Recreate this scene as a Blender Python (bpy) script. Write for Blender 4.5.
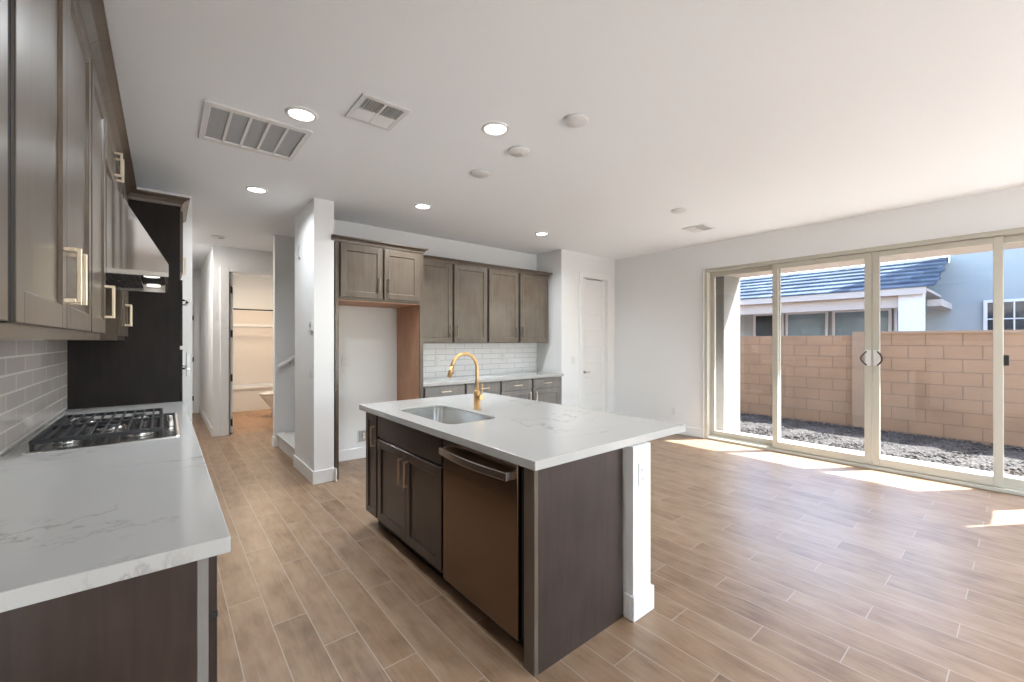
import bpy, bmesh, math, random
from mathutils import Vector, Matrix
random.seed(7)
for o in list(bpy.data.objects): bpy.data.objects.remove(o)
S = bpy.context.scene
C = S.collection
PI = math.pi
# ------------------------------------------------------------------ camera
FPX = 423.0
YAW = math.atan(348.0 / FPX)
cam_d = bpy.data.cameras.new('camera'); cam = bpy.data.objects.new('camera', cam_d); C.objects.link(cam)
cam_d.sensor_fit = 'HORIZONTAL'; cam_d.sensor_width = 36.0; cam_d.lens = FPX / 1024.0 * 36.0
cam_d.clip_start = 0.02; cam_d.clip_end = 200
cam.location = (0, 0, 1.40); cam.rotation_euler = (PI / 2, 0, -YAW)
S.camera = cam
# ------------------------------------------------------------------ world, sun, exposure
S.view_settings.view_transform = 'Standard'; S.view_settings.look = 'None'
S.view_settings.gamma = 1.0; S.view_settings.use_curve_mapping = False
S.view_settings.exposure = 0.90
LAMP_W = 11.5          # each recessed lamp
SKY = 0.86
SUN = 18.0
w = bpy.data.worlds.new('sky'); S.world = w; w.use_nodes = True
nt = w.node_tree; bg = nt.nodes['Background']
sky = nt.nodes.new('ShaderNodeTexSky'); sky.sky_type = 'NISHITA'; sky.sun_disc = False
sun_dir = Vector((0.66 , -0.431, 1.0)).normalized()      # towards the sun
sky.sun_elevation = math.asin(sun_dir.z); sky.sun_rotation = math.atan2(sun_dir.x, sun_dir.y)
sky.air_density = 1.0; sky.dust_density = 1.5; sky.ozone_density = 1.0
nt.links.new(sky.outputs[0], bg.inputs[0]); bg.inputs[1].default_value = SKY
sd = bpy.data.lights.new('sun', 'SUN'); sd.energy = SUN; sd.angle = math.radians(0.5); sd.color = (0.95, 0.98, 1.0)
so = bpy.data.objects.new('sun', sd); C.objects.link(so); so.location = (12, -6, 12)
so.rotation_euler = sun_dir.to_track_quat('Z', 'Y').to_euler()

# ------------------------------------------------------------------ materials
def new_mat(name):
    m = bpy.data.materials.new(name); m.use_nodes = True
    return m, m.node_tree, m.node_tree.nodes['Principled BSDF']
def lnk(t, a, b): t.links.new(a, b)
def plain(name, col, rough=0.5, metal=0.0, noise=0.0, nscale=30, bump=0.0, emis=None, es=0, coat=0, aniso=0):
    m, t, p = new_mat(name)
    p.inputs['Base Color'].default_value = (*col, 1); p.inputs['Roughness'].default_value = rough
    p.inputs['Metallic'].default_value = metal
    if coat: p.inputs['Coat Weight'].default_value = coat; p.inputs['Coat Roughness'].default_value = 0.15
    if noise or bump:
        g = t.nodes.new('ShaderNodeNewGeometry'); n = t.nodes.new('ShaderNodeTexNoise')
        n.inputs['Scale'].default_value = nscale; n.inputs['Detail'].default_value = 4
        lnk(t, g.outputs['Position'], n.inputs['Vector'])
        if noise:
            r = t.nodes.new('ShaderNodeMapRange'); r.inputs[3].default_value = 1 - noise; r.inputs[4].default_value = 1 + noise
            lnk(t, n.outputs[0], r.inputs[0])
            mx = t.nodes.new('ShaderNodeVectorMath'); mx.operation = 'SCALE'; mx.inputs[0].default_value = col
            lnk(t, r.outputs[0], mx.inputs['Scale']); lnk(t, mx.outputs[0], p.inputs['Base Color'])
        if bump:
            b = t.nodes.new('ShaderNodeBump'); b.inputs['Strength'].default_value = bump; b.inputs['Distance'].default_value = 0.01
            lnk(t, n.outputs[0], b.inputs['Height']); lnk(t, b.outputs[0], p.inputs['Normal'])
    if emis: p.inputs['Emission Color'].default_value = (*emis, 1); p.inputs['Emission Strength'].default_value = es
    return m
def wood(name, a, b, rough=0.35, coat=0.0, sc=(14, 14, 1.2)):
    m, t, p = new_mat(name)
    g = t.nodes.new('ShaderNodeNewGeometry'); mp = t.nodes.new('ShaderNodeMapping'); mp.inputs['Scale'].default_value = sc
    lnk(t, g.outputs['Position'], mp.inputs[0])
    n = t.nodes.new('ShaderNodeTexNoise'); n.inputs['Scale'].default_value = 2.2; n.inputs['Detail'].default_value = 7; n.inputs['Distortion'].default_value = 0.8
    lnk(t, mp.outputs[0], n.inputs['Vector'])
    n2 = t.nodes.new('ShaderNodeTexNoise'); n2.inputs['Scale'].default_value = 5; n2.inputs['Detail'].default_value = 3
    lnk(t, g.outputs['Position'], n2.inputs['Vector'])
    ad = t.nodes.new('ShaderNodeMath'); ad.operation = 'ADD'; lnk(t, n.outputs[0], ad.inputs[0]); lnk(t, n2.outputs[0], ad.inputs[1])
    r = t.nodes.new('ShaderNodeMapRange'); r.inputs[1].default_value = 0.72; r.inputs[2].default_value = 1.3
    lnk(t, ad.outputs[0], r.inputs[0])
    mx = t.nodes.new('ShaderNodeMix'); mx.data_type = 'RGBA'; mx.inputs[6].default_value = (*a, 1); mx.inputs[7].default_value = (*b, 1)
    lnk(t, r.outputs[0], mx.inputs[0]); lnk(t, mx.outputs[2], p.inputs['Base Color'])
    p.inputs['Roughness'].default_value = rough
    if coat: p.inputs['Coat Weight'].default_value = coat; p.inputs['Coat Roughness'].default_value = 0.12
    return m
def quartz(name):
    m, t, p = new_mat(name)
    g = t.nodes.new('ShaderNodeNewGeometry')
    n = t.nodes.new('ShaderNodeTexNoise'); n.inputs['Scale'].default_value = 1.15; n.inputs['Detail'].default_value = 10; n.inputs['Roughness'].default_value = 0.6; n.inputs['Distortion'].default_value = 0.35
    mp = t.nodes.new('ShaderNodeMapping'); mp.inputs['Scale'].default_value = (1.0, 1.9, 1); mp.inputs['Rotation'].default_value = (0, 0, 0.7)
    mp.inputs['Location'].default_value = (3.1, 0.7, 0)
    lnk(t, g.outputs['Position'], mp.inputs[0]); lnk(t, mp.outputs[0], n.inputs['Vector'])
    s = t.nodes.new('ShaderNodeMath'); s.operation = 'SUBTRACT'; s.inputs[1].default_value = 0.5; lnk(t, n.outputs[0], s.inputs[0])
    a = t.nodes.new('ShaderNodeMath'); a.operation = 'ABSOLUTE'; lnk(t, s.outputs[0], a.inputs[0])
    r = t.nodes.new('ShaderNodeMapRange'); r.inputs[1].default_value = 0.0; r.inputs[2].default_value = 0.010; r.inputs[3].default_value = 1; r.inputs[4].default_value = 0
    lnk(t, a.outputs[0], r.inputs[0])
    n2 = t.nodes.new('ShaderNodeTexNoise'); n2.inputs['Scale'].default_value = 2.0; lnk(t, g.outputs['Position'], n2.inputs['Vector'])
    r2 = t.nodes.new('ShaderNodeMapRange'); r2.inputs[1].default_value = 0.5; r2.inputs[2].default_value = 0.75; lnk(t, n2.outputs[0], r2.inputs[0])
    mu = t.nodes.new('ShaderNodeMath'); mu.operation = 'MULTIPLY'; lnk(t, r.outputs[0], mu.inputs[0]); lnk(t, r2.outputs[0], mu.inputs[1])
    mx = t.nodes.new('ShaderNodeMix'); mx.data_type = 'RGBA'; mx.inputs[6].default_value = (0.47, 0.464, 0.45, 1); mx.inputs[7].default_value = (0.22, 0.20, 0.18, 1)
    lnk(t, mu.outputs[0], mx.inputs[0]); lnk(t, mx.outputs[2], p.inputs['Base Color'])
    p.inputs['Roughness'].default_value = 0.13
    return m
def planks(name, x0=1.3425, y0=0.515, pw=0.155, pl=0.92, cols=None):
    m, t, p = new_mat(name)
    N = t.nodes.new
    def M(op, a, b=None, c=None):
        n = N('ShaderNodeMath'); n.operation = op
        for i, v in enumerate((a, b, c)):
            if v is None: continue
            if isinstance(v, (int, float)): n.inputs[i].default_value = v
            else: lnk(t, v, n.inputs[i])
        return n.outputs[0]
    g = N('ShaderNodeNewGeometry'); sx = N('ShaderNodeSeparateXYZ'); lnk(t, g.outputs['Position'], sx.inputs[0])
    rx = M('DIVIDE', M('SUBTRACT', sx.outputs[0], x0), pw); row = M('FLOOR', rx); fx = M('SUBTRACT', rx, row)
    uy = M('DIVIDE', M('SUBTRACT', M('ADD', sx.outputs[1], M('MULTIPLY', row, pl / 3)), y0), pl); col = M('FLOOR', uy); fy = M('SUBTRACT', uy, col)
    ex = M('MULTIPLY', M('MINIMUM', fx, M('SUBTRACT', 1, fx)), pw); ey = M('MULTIPLY', M('MINIMUM', fy, M('SUBTRACT', 1, fy)), pl)
    e = M('MINIMUM', ex, ey); gm = N('ShaderNodeMapRange'); gm.inputs[1].default_value = 0.0014; gm.inputs[2].default_value = 0.0026
    gm.inputs[3].default_value = 1; gm.inputs[4].default_value = 0; lnk(t, e, gm.inputs[0])
    cb = N('ShaderNodeCombineXYZ'); lnk(t, row, cb.inputs[0]); lnk(t, col, cb.inputs[1])
    wn = N('ShaderNodeTexWhiteNoise'); wn.noise_dimensions = '2D'; lnk(t, cb.outputs[0], wn.inputs['Vector'])
    # grain shifted plank by plank
    sc = N('ShaderNodeVectorMath'); sc.operation = 'SCALE'; sc.inputs['Scale'].default_value = 7.3; lnk(t, wn.outputs['Color'], sc.inputs[0])
    ad = N('ShaderNodeVectorMath'); lnk(t, g.outputs['Position'], ad.inputs[0]); lnk(t, sc.outputs[0], ad.inputs[1])
    mp = N('ShaderNodeMapping'); mp.inputs['Scale'].default_value = (16, 1.8, 1); lnk(t, ad.outputs[0], mp.inputs[0])
    n = N('ShaderNodeTexNoise'); n.inputs['Scale'].default_value = 1.4; n.inputs['Detail'].default_value = 8; n.inputs['Roughness'].default_value = 0.65; n.inputs['Distortion'].default_value = 1.2
    lnk(t, mp.outputs[0], n.inputs['Vector'])
    mp2 = N('ShaderNodeMapping'); mp2.inputs['Scale'].default_value = (9, 4.5, 1); lnk(t, ad.outputs[0], mp2.inputs[0])
    n2 = N('ShaderNodeTexNoise'); n2.inputs['Scale'].default_value = 1.2; n2.inputs['Detail'].default_value = 3; lnk(t, mp2.outputs[0], n2.inputs['Vector'])
    f = M('ADD', M('ADD', M('MULTIPLY', n.outputs[0], 0.75), M('MULTIPLY', n2.outputs[0], 0.8)), M('MULTIPLY', wn.outputs['Value'], 0.20))
    rg = N('ShaderNodeMapRange'); rg.inputs[1].default_value = 0.53; rg.inputs[2].default_value = 1.15; lnk(t, f, rg.inputs[0])
    cr = N('ShaderNodeValToRGB'); lnk(t, rg.outputs[0], cr.inputs[0])
    cols = cols or ((0.145, 0.082, 0.045), (0.258, 0.163, 0.098), (0.335, 0.228, 0.148))
    cr.color_ramp.elements[0].color = (*cols[0], 1); cr.color_ramp.elements[1].color = (*cols[2], 1)
    el = cr.color_ramp.elements.new(0.5); el.color = (*cols[1], 1)
    mx = N('ShaderNodeMix'); mx.data_type = 'RGBA'; lnk(t, gm.outputs[0], mx.inputs[0]); lnk(t, cr.outputs[0], mx.inputs[6]); mx.inputs[7].default_value = (0.40, 0.325, 0.26, 1)
    lnk(t, mx.outputs[2], p.inputs['Base Color'])
    p.inputs['Roughness'].default_value = 0.36
    bm_ = N('ShaderNodeBump'); bm_.inputs['Strength'].default_value = 0.35; bm_.inputs['Distance'].default_value = 0.002
    lnk(t, M('SUBTRACT', M('MULTIPLY', n.outputs[0], 0.3), gm.outputs[0]), bm_.inputs['Height']); lnk(t, bm_.outputs[0], p.inputs['Normal'])
    return m
def bricks(name, axis, bw, bh, mortar, c1, c2, cm, rough, off=0.5, bump=0.3, z0=0.0, a0=0.0, noise=0.0):
    """wall masonry: axis 0 -> runs along X, 1 -> runs along Y"""
    m, t, p = new_mat(name); N = t.nodes.new
    g = N('ShaderNodeNewGeometry'); sx = N('ShaderNodeSeparateXYZ'); lnk(t, g.outputs['Position'], sx.inputs[0])
    cb = N('ShaderNodeCombineXYZ'); lnk(t, sx.outputs[axis], cb.inputs[0]); lnk(t, sx.outputs[2], cb.inputs[1])
    mp = N('ShaderNodeMapping'); mp.inputs['Location'].default_value = (-a0, -z0, 0); lnk(t, cb.outputs[0], mp.inputs[0])
    b = N('ShaderNodeTexBrick'); b.offset = off; b.inputs['Scale'].default_value = 1.0
    b.inputs['Brick Width'].default_value = bw; b.inputs['Row Height'].default_value = bh; b.inputs['Mortar Size'].default_value = mortar
    b.inputs['Mortar Smooth'].default_value = 0.15
    b.inputs['Color1'].default_value = (*c1, 1); b.inputs['Color2'].default_value = (*c2, 1); b.inputs['Mortar'].default_value = (*cm, 1)
    lnk(t, mp.outputs[0], b.inputs['Vector'])
    out = b.outputs['Color']
    if noise:
        n = N('ShaderNodeTexNoise'); n.inputs['Scale'].default_value = 2.2; n.inputs['Detail'].default_value = 6; lnk(t, g.outputs['Position'], n.inputs['Vector'])
        r = N('ShaderNodeMapRange'); r.inputs[1].default_value = 0.3; r.inputs[2].default_value = 0.7; r.inputs[3].default_value = 1 - noise; r.inputs[4].default_value = 1 + noise
        lnk(t, n.outputs[0], r.inputs[0])
        v = N('ShaderNodeVectorMath'); v.operation = 'SCALE'; lnk(t, out, v.inputs[0]); lnk(t, r.outputs[0], v.inputs['Scale']); out = v.outputs[0]
    lnk(t, out, p.inputs['Base Color']); p.inputs['Roughness'].default_value = rough
    bp = N('ShaderNodeBump'); bp.invert = True; bp.inputs['Strength'].default_value = bump; bp.inputs['Distance'].default_value = 0.003
    lnk(t, b.outputs['Fac'], bp.inputs['Height']); lnk(t, bp.outputs[0], p.inputs['Normal'])
    return m
def glass(name, tint=(0.97, 0.98, 0.98), refl=0.09):
    m = bpy.data.materials.new(name); m.use_nodes = True; t = m.node_tree; t.nodes.clear()
    o = t.nodes.new('ShaderNodeOutputMaterial'); mx = t.nodes.new('ShaderNodeMixShader')
    tr = t.nodes.new('ShaderNodeBsdfTransparent'); tr.inputs[0].default_value = (*tint, 1)
    gl = t.nodes.new('ShaderNodeBsdfGlossy'); gl.inputs['Roughness'].default_value = 0.0
    lw = t.nodes.new('ShaderNodeLayerWeight'); lw.inputs[0].default_value = 0.5
    pw_ = t.nodes.new('ShaderNodeMath'); pw_.operation = 'POWER'; pw_.inputs[1].default_value = 5; lnk(t, lw.outputs['Facing'], pw_.inputs[0])
    ma = t.nodes.new('ShaderNodeMath'); ma.operation = 'MULTIPLY_ADD'; ma.inputs[1].default_value = 0.85; ma.inputs[2].default_value = 0.03; lnk(t, pw_.outputs[0], ma.inputs[0])
    lnk(t, ma.outputs[0], mx.inputs[0]); lnk(t, tr.outputs[0], mx.inputs[1]); lnk(t, gl.outputs[0], mx.inputs[2]); lnk(t, mx.outputs[0], o.inputs[0])
    return m
def brushed(name, col, rough, sc):
    m, t, p = new_mat(name)
    p.inputs['Base Color'].default_value = (*col, 1); p.inputs['Metallic'].default_value = 1
    g = t.nodes.new('ShaderNodeNewGeometry'); mp = t.nodes.new('ShaderNodeMapping'); mp.inputs['Scale'].default_value = sc
    lnk(t, g.outputs['Position'], mp.inputs[0]); n = t.nodes.new('ShaderNodeTexNoise'); n.inputs['Scale'].default_value = 1; n.inputs['Detail'].default_value = 2
    lnk(t, mp.outputs[0], n.inputs['Vector']); r = t.nodes.new('ShaderNodeMapRange'); r.inputs[3].default_value = rough * 0.8; r.inputs[4].default_value = rough * 1.25
    lnk(t, n.outputs[0], r.inputs[0]); lnk(t, r.outputs[0], p.inputs['Roughness'])
    return m

WALL = plain('wall_paint', (0.80, 0.805, 0.80), 0.85, bump=0.04, nscale=220)
CEIL = plain('ceiling_paint', (0.88, 0.90, 0.915), 0.9, bump=0.06, nscale=160)
TRIM = plain('trim_paint', (0.82, 0.82, 0.81), 0.4)
FLOOR = planks('plank_tile')
BATHFLOOR = planks('bath_plank_tile', 1.3425, 0.4, 0.155, 0.92, ((0.21, 0.11, 0.05), (0.36, 0.2, 0.1), (0.44, 0.26, 0.14)))
STAIN = wood('shaded_stained_wood', (0.021, 0.013, 0.010), (0.042, 0.028, 0.023), 0.30, 0.25)  # same stain as the wall cabinets, coloured darker for weaker light
STAINGREY = wood('grey_stained_wood', (0.16, 0.15, 0.14), (0.23, 0.215, 0.20), 0.35, 0.2)
STAINB = wood('lit_brown_stained_wood', (0.080, 0.059, 0.042), (0.122, 0.096, 0.072), 0.33, 0.15)  # same stain again, coloured lighter where more light falls
DARKPAN = wood('dark_panel_wood', (0.008, 0.0065, 0.006), (0.016, 0.012, 0.011), 0.42, 0.0)
RAWWOOD = wood('raw_wood', (0.48, 0.25, 0.14), (0.58, 0.32, 0.19), 0.5, 0.0, (8, 8, 1.0))
GAP = plain('gap_shade_and_tub_dark', (0.012, 0.010, 0.009), 0.8)  # near-black: shade in door gaps as colour, also the dishwasher tub
DARKPAN.node_tree.nodes['Principled BSDF'].inputs['Specular IOR Level'].default_value = 0.2
STONE = quartz('white_quartz')
GOLD = plain('brushed_champagne_metal', (0.66, 0.52, 0.37), 0.3, 1.0)
DULLG = plain('dull_champagne_metal', (0.22, 0.19, 0.16), 0.4, 1.0)
BRASS = plain('brushed_brass', (0.62, 0.40, 0.19), 0.33, 1.0)
PALEG = plain('pale_champagne_metal', (0.80, 0.70, 0.56), 0.30, 1.0)
STEEL = brushed('brushed_steel', (0.62, 0.61, 0.60), 0.24, (300, 4, 4))
SINKST = plain('sink_steel', (0.55, 0.54, 0.52), 0.24, 1.0)
HOODST = plain('hood_steel', (0.66, 0.66, 0.66), 0.06, 1.0)
DWST = brushed('black_stainless', (0.22, 0.16, 0.12), 0.22, (4, 4, 260))
DWHAND = plain('handle_steel', (0.55, 0.50, 0.47), 0.25, 1.0)
IRON = plain('cast_iron', (0.02, 0.021, 0.024), 0.45)
BLACKGL = plain('black_glass', (0.012, 0.012, 0.013), 0.06)
BLACKPL = plain('black_plastic', (0.02, 0.02, 0.02), 0.5)
WHITEPL = plain('white_plastic', (0.73, 0.73, 0.72), 0.35)
GREYPL = plain('grey_plastic', (0.35, 0.35, 0.35), 0.5)
DUCT = plain('dim_duct_grey', (0.20, 0.20, 0.20), 0.8)
FILTER = plain('filter_mesh_grey', (0.42, 0.43, 0.44), 0.7, noise=0.1, nscale=90)
PAPER = plain('white_paper', (0.85, 0.86, 0.88), 0.6)
LENS = plain('lamp_lens', (0.9, 0.9, 0.9), 0.5, emis=(1, 0.96, 0.88), es=4)
DIMLENS = plain('hood_lamp_lens', (0.9, 0.9, 0.9), 0.4, emis=(1, 0.95, 0.86), es=0.6)
SPLASHB = bricks('white_subway_tile', 0, 0.308, 0.0775, 0.0045, (0.82, 0.82, 0.82), (0.77, 0.775, 0.78), (0.56, 0.56, 0.56), 0.12, 0.5, 0.4, 0.905, 2.36)
SPLASHL = bricks('grey_subway_tile', 1, 0.330, 0.080, 0.005, (0.58, 0.53, 0.50), (0.52, 0.475, 0.45), (0.80, 0.77, 0.74), 0.10, 0.5, 0.5, 0.928, 3.0)
FRAME = plain('beige_vinyl', (0.50, 0.48, 0.41), 0.45)
GLASS = glass('clear_glass')
STUCCO = plain('stucco', (0.25, 0.23, 0.205), 0.95, noise=0.12, nscale=60, bump=0.5)
SOFFIT = plain('soffit_stucco', (0.48, 0.40, 0.34), 0.95, noise=0.08, nscale=50, bump=0.3)
CONC = plain('concrete', (0.55, 0.52, 0.48), 0.9, noise=0.08, nscale=12)
FENCE = bricks('fence_block', 1, 0.407, 0.203, 0.006, (0.255, 0.152, 0.09), (0.24, 0.142, 0.084), (0.14, 0.088, 0.056), 0.9, 0.5, 0.6, -0.30, 0.0, 0.10)
FENCECAP = plain('fence_cap', (0.25, 0.165, 0.11), 0.9, noise=0.1, nscale=10)
HOUSE = plain('house_stucco', (0.26, 0.285, 0.295), 0.95, noise=0.05, nscale=20)
HOUSETRIM = plain('house_trim', (0.36, 0.32, 0.29), 0.8)
WHITEST = plain('white_stucco', (0.50, 0.50, 0.52), 0.9)
DIRT = plain('desert_dirt', (0.42, 0.32, 0.25), 0.95, noise=0.25, nscale=6)
CARPET = plain('grey_carpet', (0.68, 0.67, 0.65), 0.95, noise=0.25, nscale=260, bump=0.6)
PORC = plain('porcelain', (0.82, 0.81, 0.79), 0.12)
SURR = plain('tub_surround', (0.72, 0.66, 0.60), 0.35)
CHROME = plain('dark_bronze', (0.06, 0.05, 0.045), 0.35, 1.0)
def gravel_mat():
    m, t, p = new_mat('gravel')
    g = t.nodes.new('ShaderNodeNewGeometry'); v = t.nodes.new('ShaderNodeTexVoronoi'); v.inputs['Scale'].default_value = 26
    lnk(t, g.outputs['Position'], v.inputs['Vector'])
    cr = t.nodes.new('ShaderNodeValToRGB'); cr.color_ramp.elements[0].color = (0.014, 0.011, 0.009, 1); cr.color_ramp.elements[1].color = (0.062, 0.049, 0.039, 1)
    sp = t.nodes.new('ShaderNodeSeparateColor'); lnk(t, v.outputs['Color'], sp.inputs[0]); lnk(t, sp.outputs[0], cr.inputs[0])
    lnk(t, cr.outputs[0], p.inputs['Base Color']); p.inputs['Roughness'].default_value = 0.9
    b = t.nodes.new('ShaderNodeBump'); b.inputs['Strength'].default_value = 1; b.inputs['Distance'].default_value = 0.03; b.invert = True
    lnk(t, v.outputs['Distance'], b.inputs['Height']); lnk(t, b.outputs[0], p.inputs['Normal'])
    return m
GRAVEL = gravel_mat()
def roof_mat():
    m, t, p = new_mat('roof_tile'); N = t.nodes.new
    g = N('ShaderNodeNewGeometry'); sx = N('ShaderNodeSeparateXYZ'); lnk(t, g.outputs['Position'], sx.inputs[0])
    cb = N('ShaderNodeCombineXYZ'); lnk(t, sx.outputs[1], cb.inputs[0]); lnk(t, sx.outputs[0], cb.inputs[1])
    b = N('ShaderNodeTexBrick'); b.inputs['Scale'].default_value = 1; b.inputs['Brick Width'].default_value = 0.32; b.inputs['Row Height'].default_value = 0.36; b.inputs['Mortar Size'].default_value = 0.004
    b.inputs['Color1'].default_value = (0.05, 0.063, 0.085, 1); b.inputs['Color2'].default_value = (0.10, 0.12, 0.15, 1); b.inputs['Mortar'].default_value = (0.03, 0.035, 0.05, 1)
    lnk(t, cb.outputs[0], b.inputs['Vector']); lnk(t, b.outputs['Color'], p.inputs['Base Color']); p.inputs['Roughness'].default_value = 1.0; p.inputs['Specular IOR Level'].default_value = 0.05
    return m
ROOF = roof_mat()

# ------------------------------------------------------------------ mesh helpers
class MB:
    def __init__(s): s.v = []; s.f = []; s.sm = []
    def add(s, vs, fs, smooth=False):
        o = len(s.v); s.v += [tuple(x) for x in vs]
        for f in fs: s.f.append(tuple(i + o for i in f)); s.sm.append(smooth)
        return s
    def box(s, a, b):
        x0, y0, z0 = (min(a[i], b[i]) for i in range(3)); x1, y1, z1 = (max(a[i], b[i]) for i in range(3))
        return s.add([(x0,y0,z0),(x1,y0,z0),(x1,y1,z0),(x0,y1,z0),(x0,y0,z1),(x1,y0,z1),(x1,y1,z1),(x0,y1,z1)],
              [(0,3,2,1),(4,5,6,7),(0,1,5,4),(1,2,6,5),(2,3,7,6),(3,0,4,7)])
    def prism(s, poly, axis, a, b):
        """poly of 2-d points in the two other axes (in x,y,z order) extruded on axis from a to b"""
        n = len(poly); vs = []
        for t in (a, b):
            for p in poly:
                q = list(p); q.insert(axis, t); vs.append(q)
        fs = [tuple(range(n)), tuple(range(2 * n - 1, n - 1, -1))] + [(i, i + n, (i + 1) % n + n, (i + 1) % n) for i in range(n)]
        return s.add(vs, fs)
    def rings(s, rs, cap=(True, True), smooth=True):
        n = len(rs[0]); vs = [p for r in rs for p in r]; fs = []
        for k in range(len(rs) - 1):
            for i in range(n): fs.append((k*n+i, k*n+(i+1)%n, (k+1)*n+(i+1)%n, (k+1)*n+i))
        s.add(vs, fs, smooth)
        o = len(s.v) - len(vs)
        if cap[0]: s.f.append(tuple(o + i for i in reversed(range(n)))); s.sm.append(False)
        if cap[1]: s.f.append(tuple(o + (len(rs)-1)*n + i for i in range(n))); s.sm.append(False)
        return s
    def lathe(s, prof, c, axis=2, n=28, cap=(True, True)):
        """prof: (radius, offset along axis)"""
        rs = []
        for r, h in prof:
            ring = []
            for i in range(n):
                a = 2 * PI * i / n; p = [r * math.cos(a), r * math.sin(a)]; p.insert(axis, h); ring.append((p[0]+c[0], p[1]+c[1], p[2]+c[2]))
            rs.append(ring)
        return s.rings(rs, cap)
    def cyl(s, a, b, r, n=20, r2=None): return s.tube([a, b], r, n, r2)
    def tube(s, path, r, n=14, r2=None):
        P = [Vector(p) for p in path]; rs = []; m = len(P)
        d0 = (P[1] - P[0]).normalized(); up = Vector((0, 0, 1)) if abs(d0.z) < 0.9 else Vector((1, 0, 0))
        u = d0.cross(up).normalized()
        for k, p in enumerate(P):
            d = (P[min(k+1, m-1)] - P[max(k-1, 0)]).normalized()
            u = (u - d * u.dot(d)).normalized(); v = d.cross(u)
            rr = r if r2 is None else r + (r2 - r) * k / (m - 1)
            rs.append([tuple(p + u * rr * math.cos(2*PI*i/n) + v * rr * math.sin(2*PI*i/n)) for i in range(n)])
        return s.rings(rs)
    def build(s, name, mat, parent=None, bevel=0.0, seg=2):
        me = bpy.data.meshes.new(name); o = bpy.data.objects.new(name, me); C.objects.link(o)
        loc = Vector(); q = parent
        while q is not None: loc += q.location; q = q.parent
        if parent is None:
            xs = [v[0] for v in s.v]; ys = [v[1] for v in s.v]; zs = [v[2] for v in s.v]
            loc = Vector(((min(xs)+max(xs))/2, (min(ys)+max(ys))/2, min(zs))); o.location = loc
        me.from_pydata([tuple(Vector(v) - loc) for v in s.v], [], s.f)
        for p, k in zip(me.polygons, s.sm): p.use_smooth = k
        bm = bmesh.new(); bm.from_mesh(me); bmesh.ops.recalc_face_normals(bm, faces=bm.faces); bm.to_mesh(me); bm.free()
        me.materials.append(mat)
        if parent is not None: o.parent = parent
        if bevel:
            b = o.modifiers.new('bevel', 'BEVEL'); b.width = bevel; b.segments = seg; b.limit_method = 'ANGLE'; b.angle_limit = math.radians(40)
        return o
def thing(name, label, cat, loc, group=None):
    o = bpy.data.objects.new(name, None); C.objects.link(o); o.location = loc; o.empty_display_size = 0.1
    o['label'] = label; o['category'] = cat
    if group: o['group'] = group
    return o
def tag(o, label, cat, group=None, kind=None):
    o['label'] = label; o['category'] = cat
    if group: o['group'] = group
    if kind: o['kind'] = kind
    return o
def struct(o, label=None, cat=None):
    o['kind'] = 'structure'
    if label: o['label'] = label; o['category'] = cat
    return o
class Fr:
    """local frame on a vertical face: a along u, b up, c outwards"""
    def __init__(s, o, u, n): s.o = Vector(o); s.u = Vector(u); s.n = Vector(n)
    def p(s, a, b, c): q = s.o + s.u * a + s.n * c; return (q.x, q.y, q.z + b)
def fbox(m, F, a0, a1, b0, b1, c0, c1): return m.box(F.p(a0, b0, c0), F.p(a1, b1, c1))
def shaker(F, a0, a1, b0, b1, mat, parent, t=0.02, rail=0.058, rec=0.009, name='door'):
    m = MB()
    fbox(m, F, a0, a0+rail, b0, b1, 0, t); fbox(m, F, a1-rail, a1, b0, b1, 0, t)
    fbox(m, F, a0+rail, a1-rail, b0, b0+rail, 0, t); fbox(m, F, a0+rail, a1-rail, b1-rail, b1, 0, t)
    fbox(m, F, a0+rail-0.001, a1-rail+0.001, b0+rail-0.001, b1-rail+0.001, 0.0, t-rec)
    i = rail; s_ = 0.007                                        # inner bead of the frame
    def q(a, b, c): return F.p(a, b, c)
    A0, A1, B0, B1 = a0+i, a1-i, b0+i, b1-i
    for e in (((A0,B0),(A1,B0),(A1-s_,B0+s_),(A0+s_,B0+s_)), ((A0,B1),(A1,B1),(A1-s_,B1-s_),(A0+s_,B1-s_)),
              ((A0,B0),(A0,B1),(A0+s_,B1-s_),(A0+s_,B0+s_)), ((A1,B0),(A1,B1),(A1-s_,B1-s_),(A1-s_,B0+s_))):
        vs = [q(*e[0], t-0.002), q(*e[1], t-0.002), q(*e[2], t-rec+0.0005), q(*e[3], t-rec+0.0005)]
        m.add(vs, [(0, 1, 2, 3)])
    return m.build(name, mat, parent, 0.0014, 1)
def slab(F, a0, a1, b0, b1, mat, parent, t=0.02, name='drawer'):
    return fbox(MB(), F, a0, a1, b0, b1, 0, t).build(name, mat, parent, 0.002, 2)
def pull(F, a, b, L, vertical, parent, mat=GOLD, proj=0.032, w=0.011, base=0.02):
    m = MB(); h = L / 2
    if vertical:
        fbox(m, F, a-w/2, a+w/2, b-h, b+h, base+proj-w, base+proj)
        for s_ in (-1, 1): bb = b + s_*(h-w/2); fbox(m, F, a-w/2, a+w/2, bb-w/2, bb+w/2, base, base+proj-w)
    else:
        fbox(m, F, a-h, a+h, b-w/2, b+w/2, base+proj-w, base+proj)
        for s_ in (-1, 1): aa = a + s_*(h-w/2); fbox(m, F, aa-w/2, aa+w/2, b-w/2, b+w/2, base, base+proj-w)
    return m.build('handle', mat, parent, 0.0015, 2)
def gap_shade(F, a0, a1, b0, b1, parent): return fbox(MB(), F, a0, a1, b0, b1, 0, 0.0015).build('gap_shade', GAP, parent)  # thin dark strip painting the shade between door fronts
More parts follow.
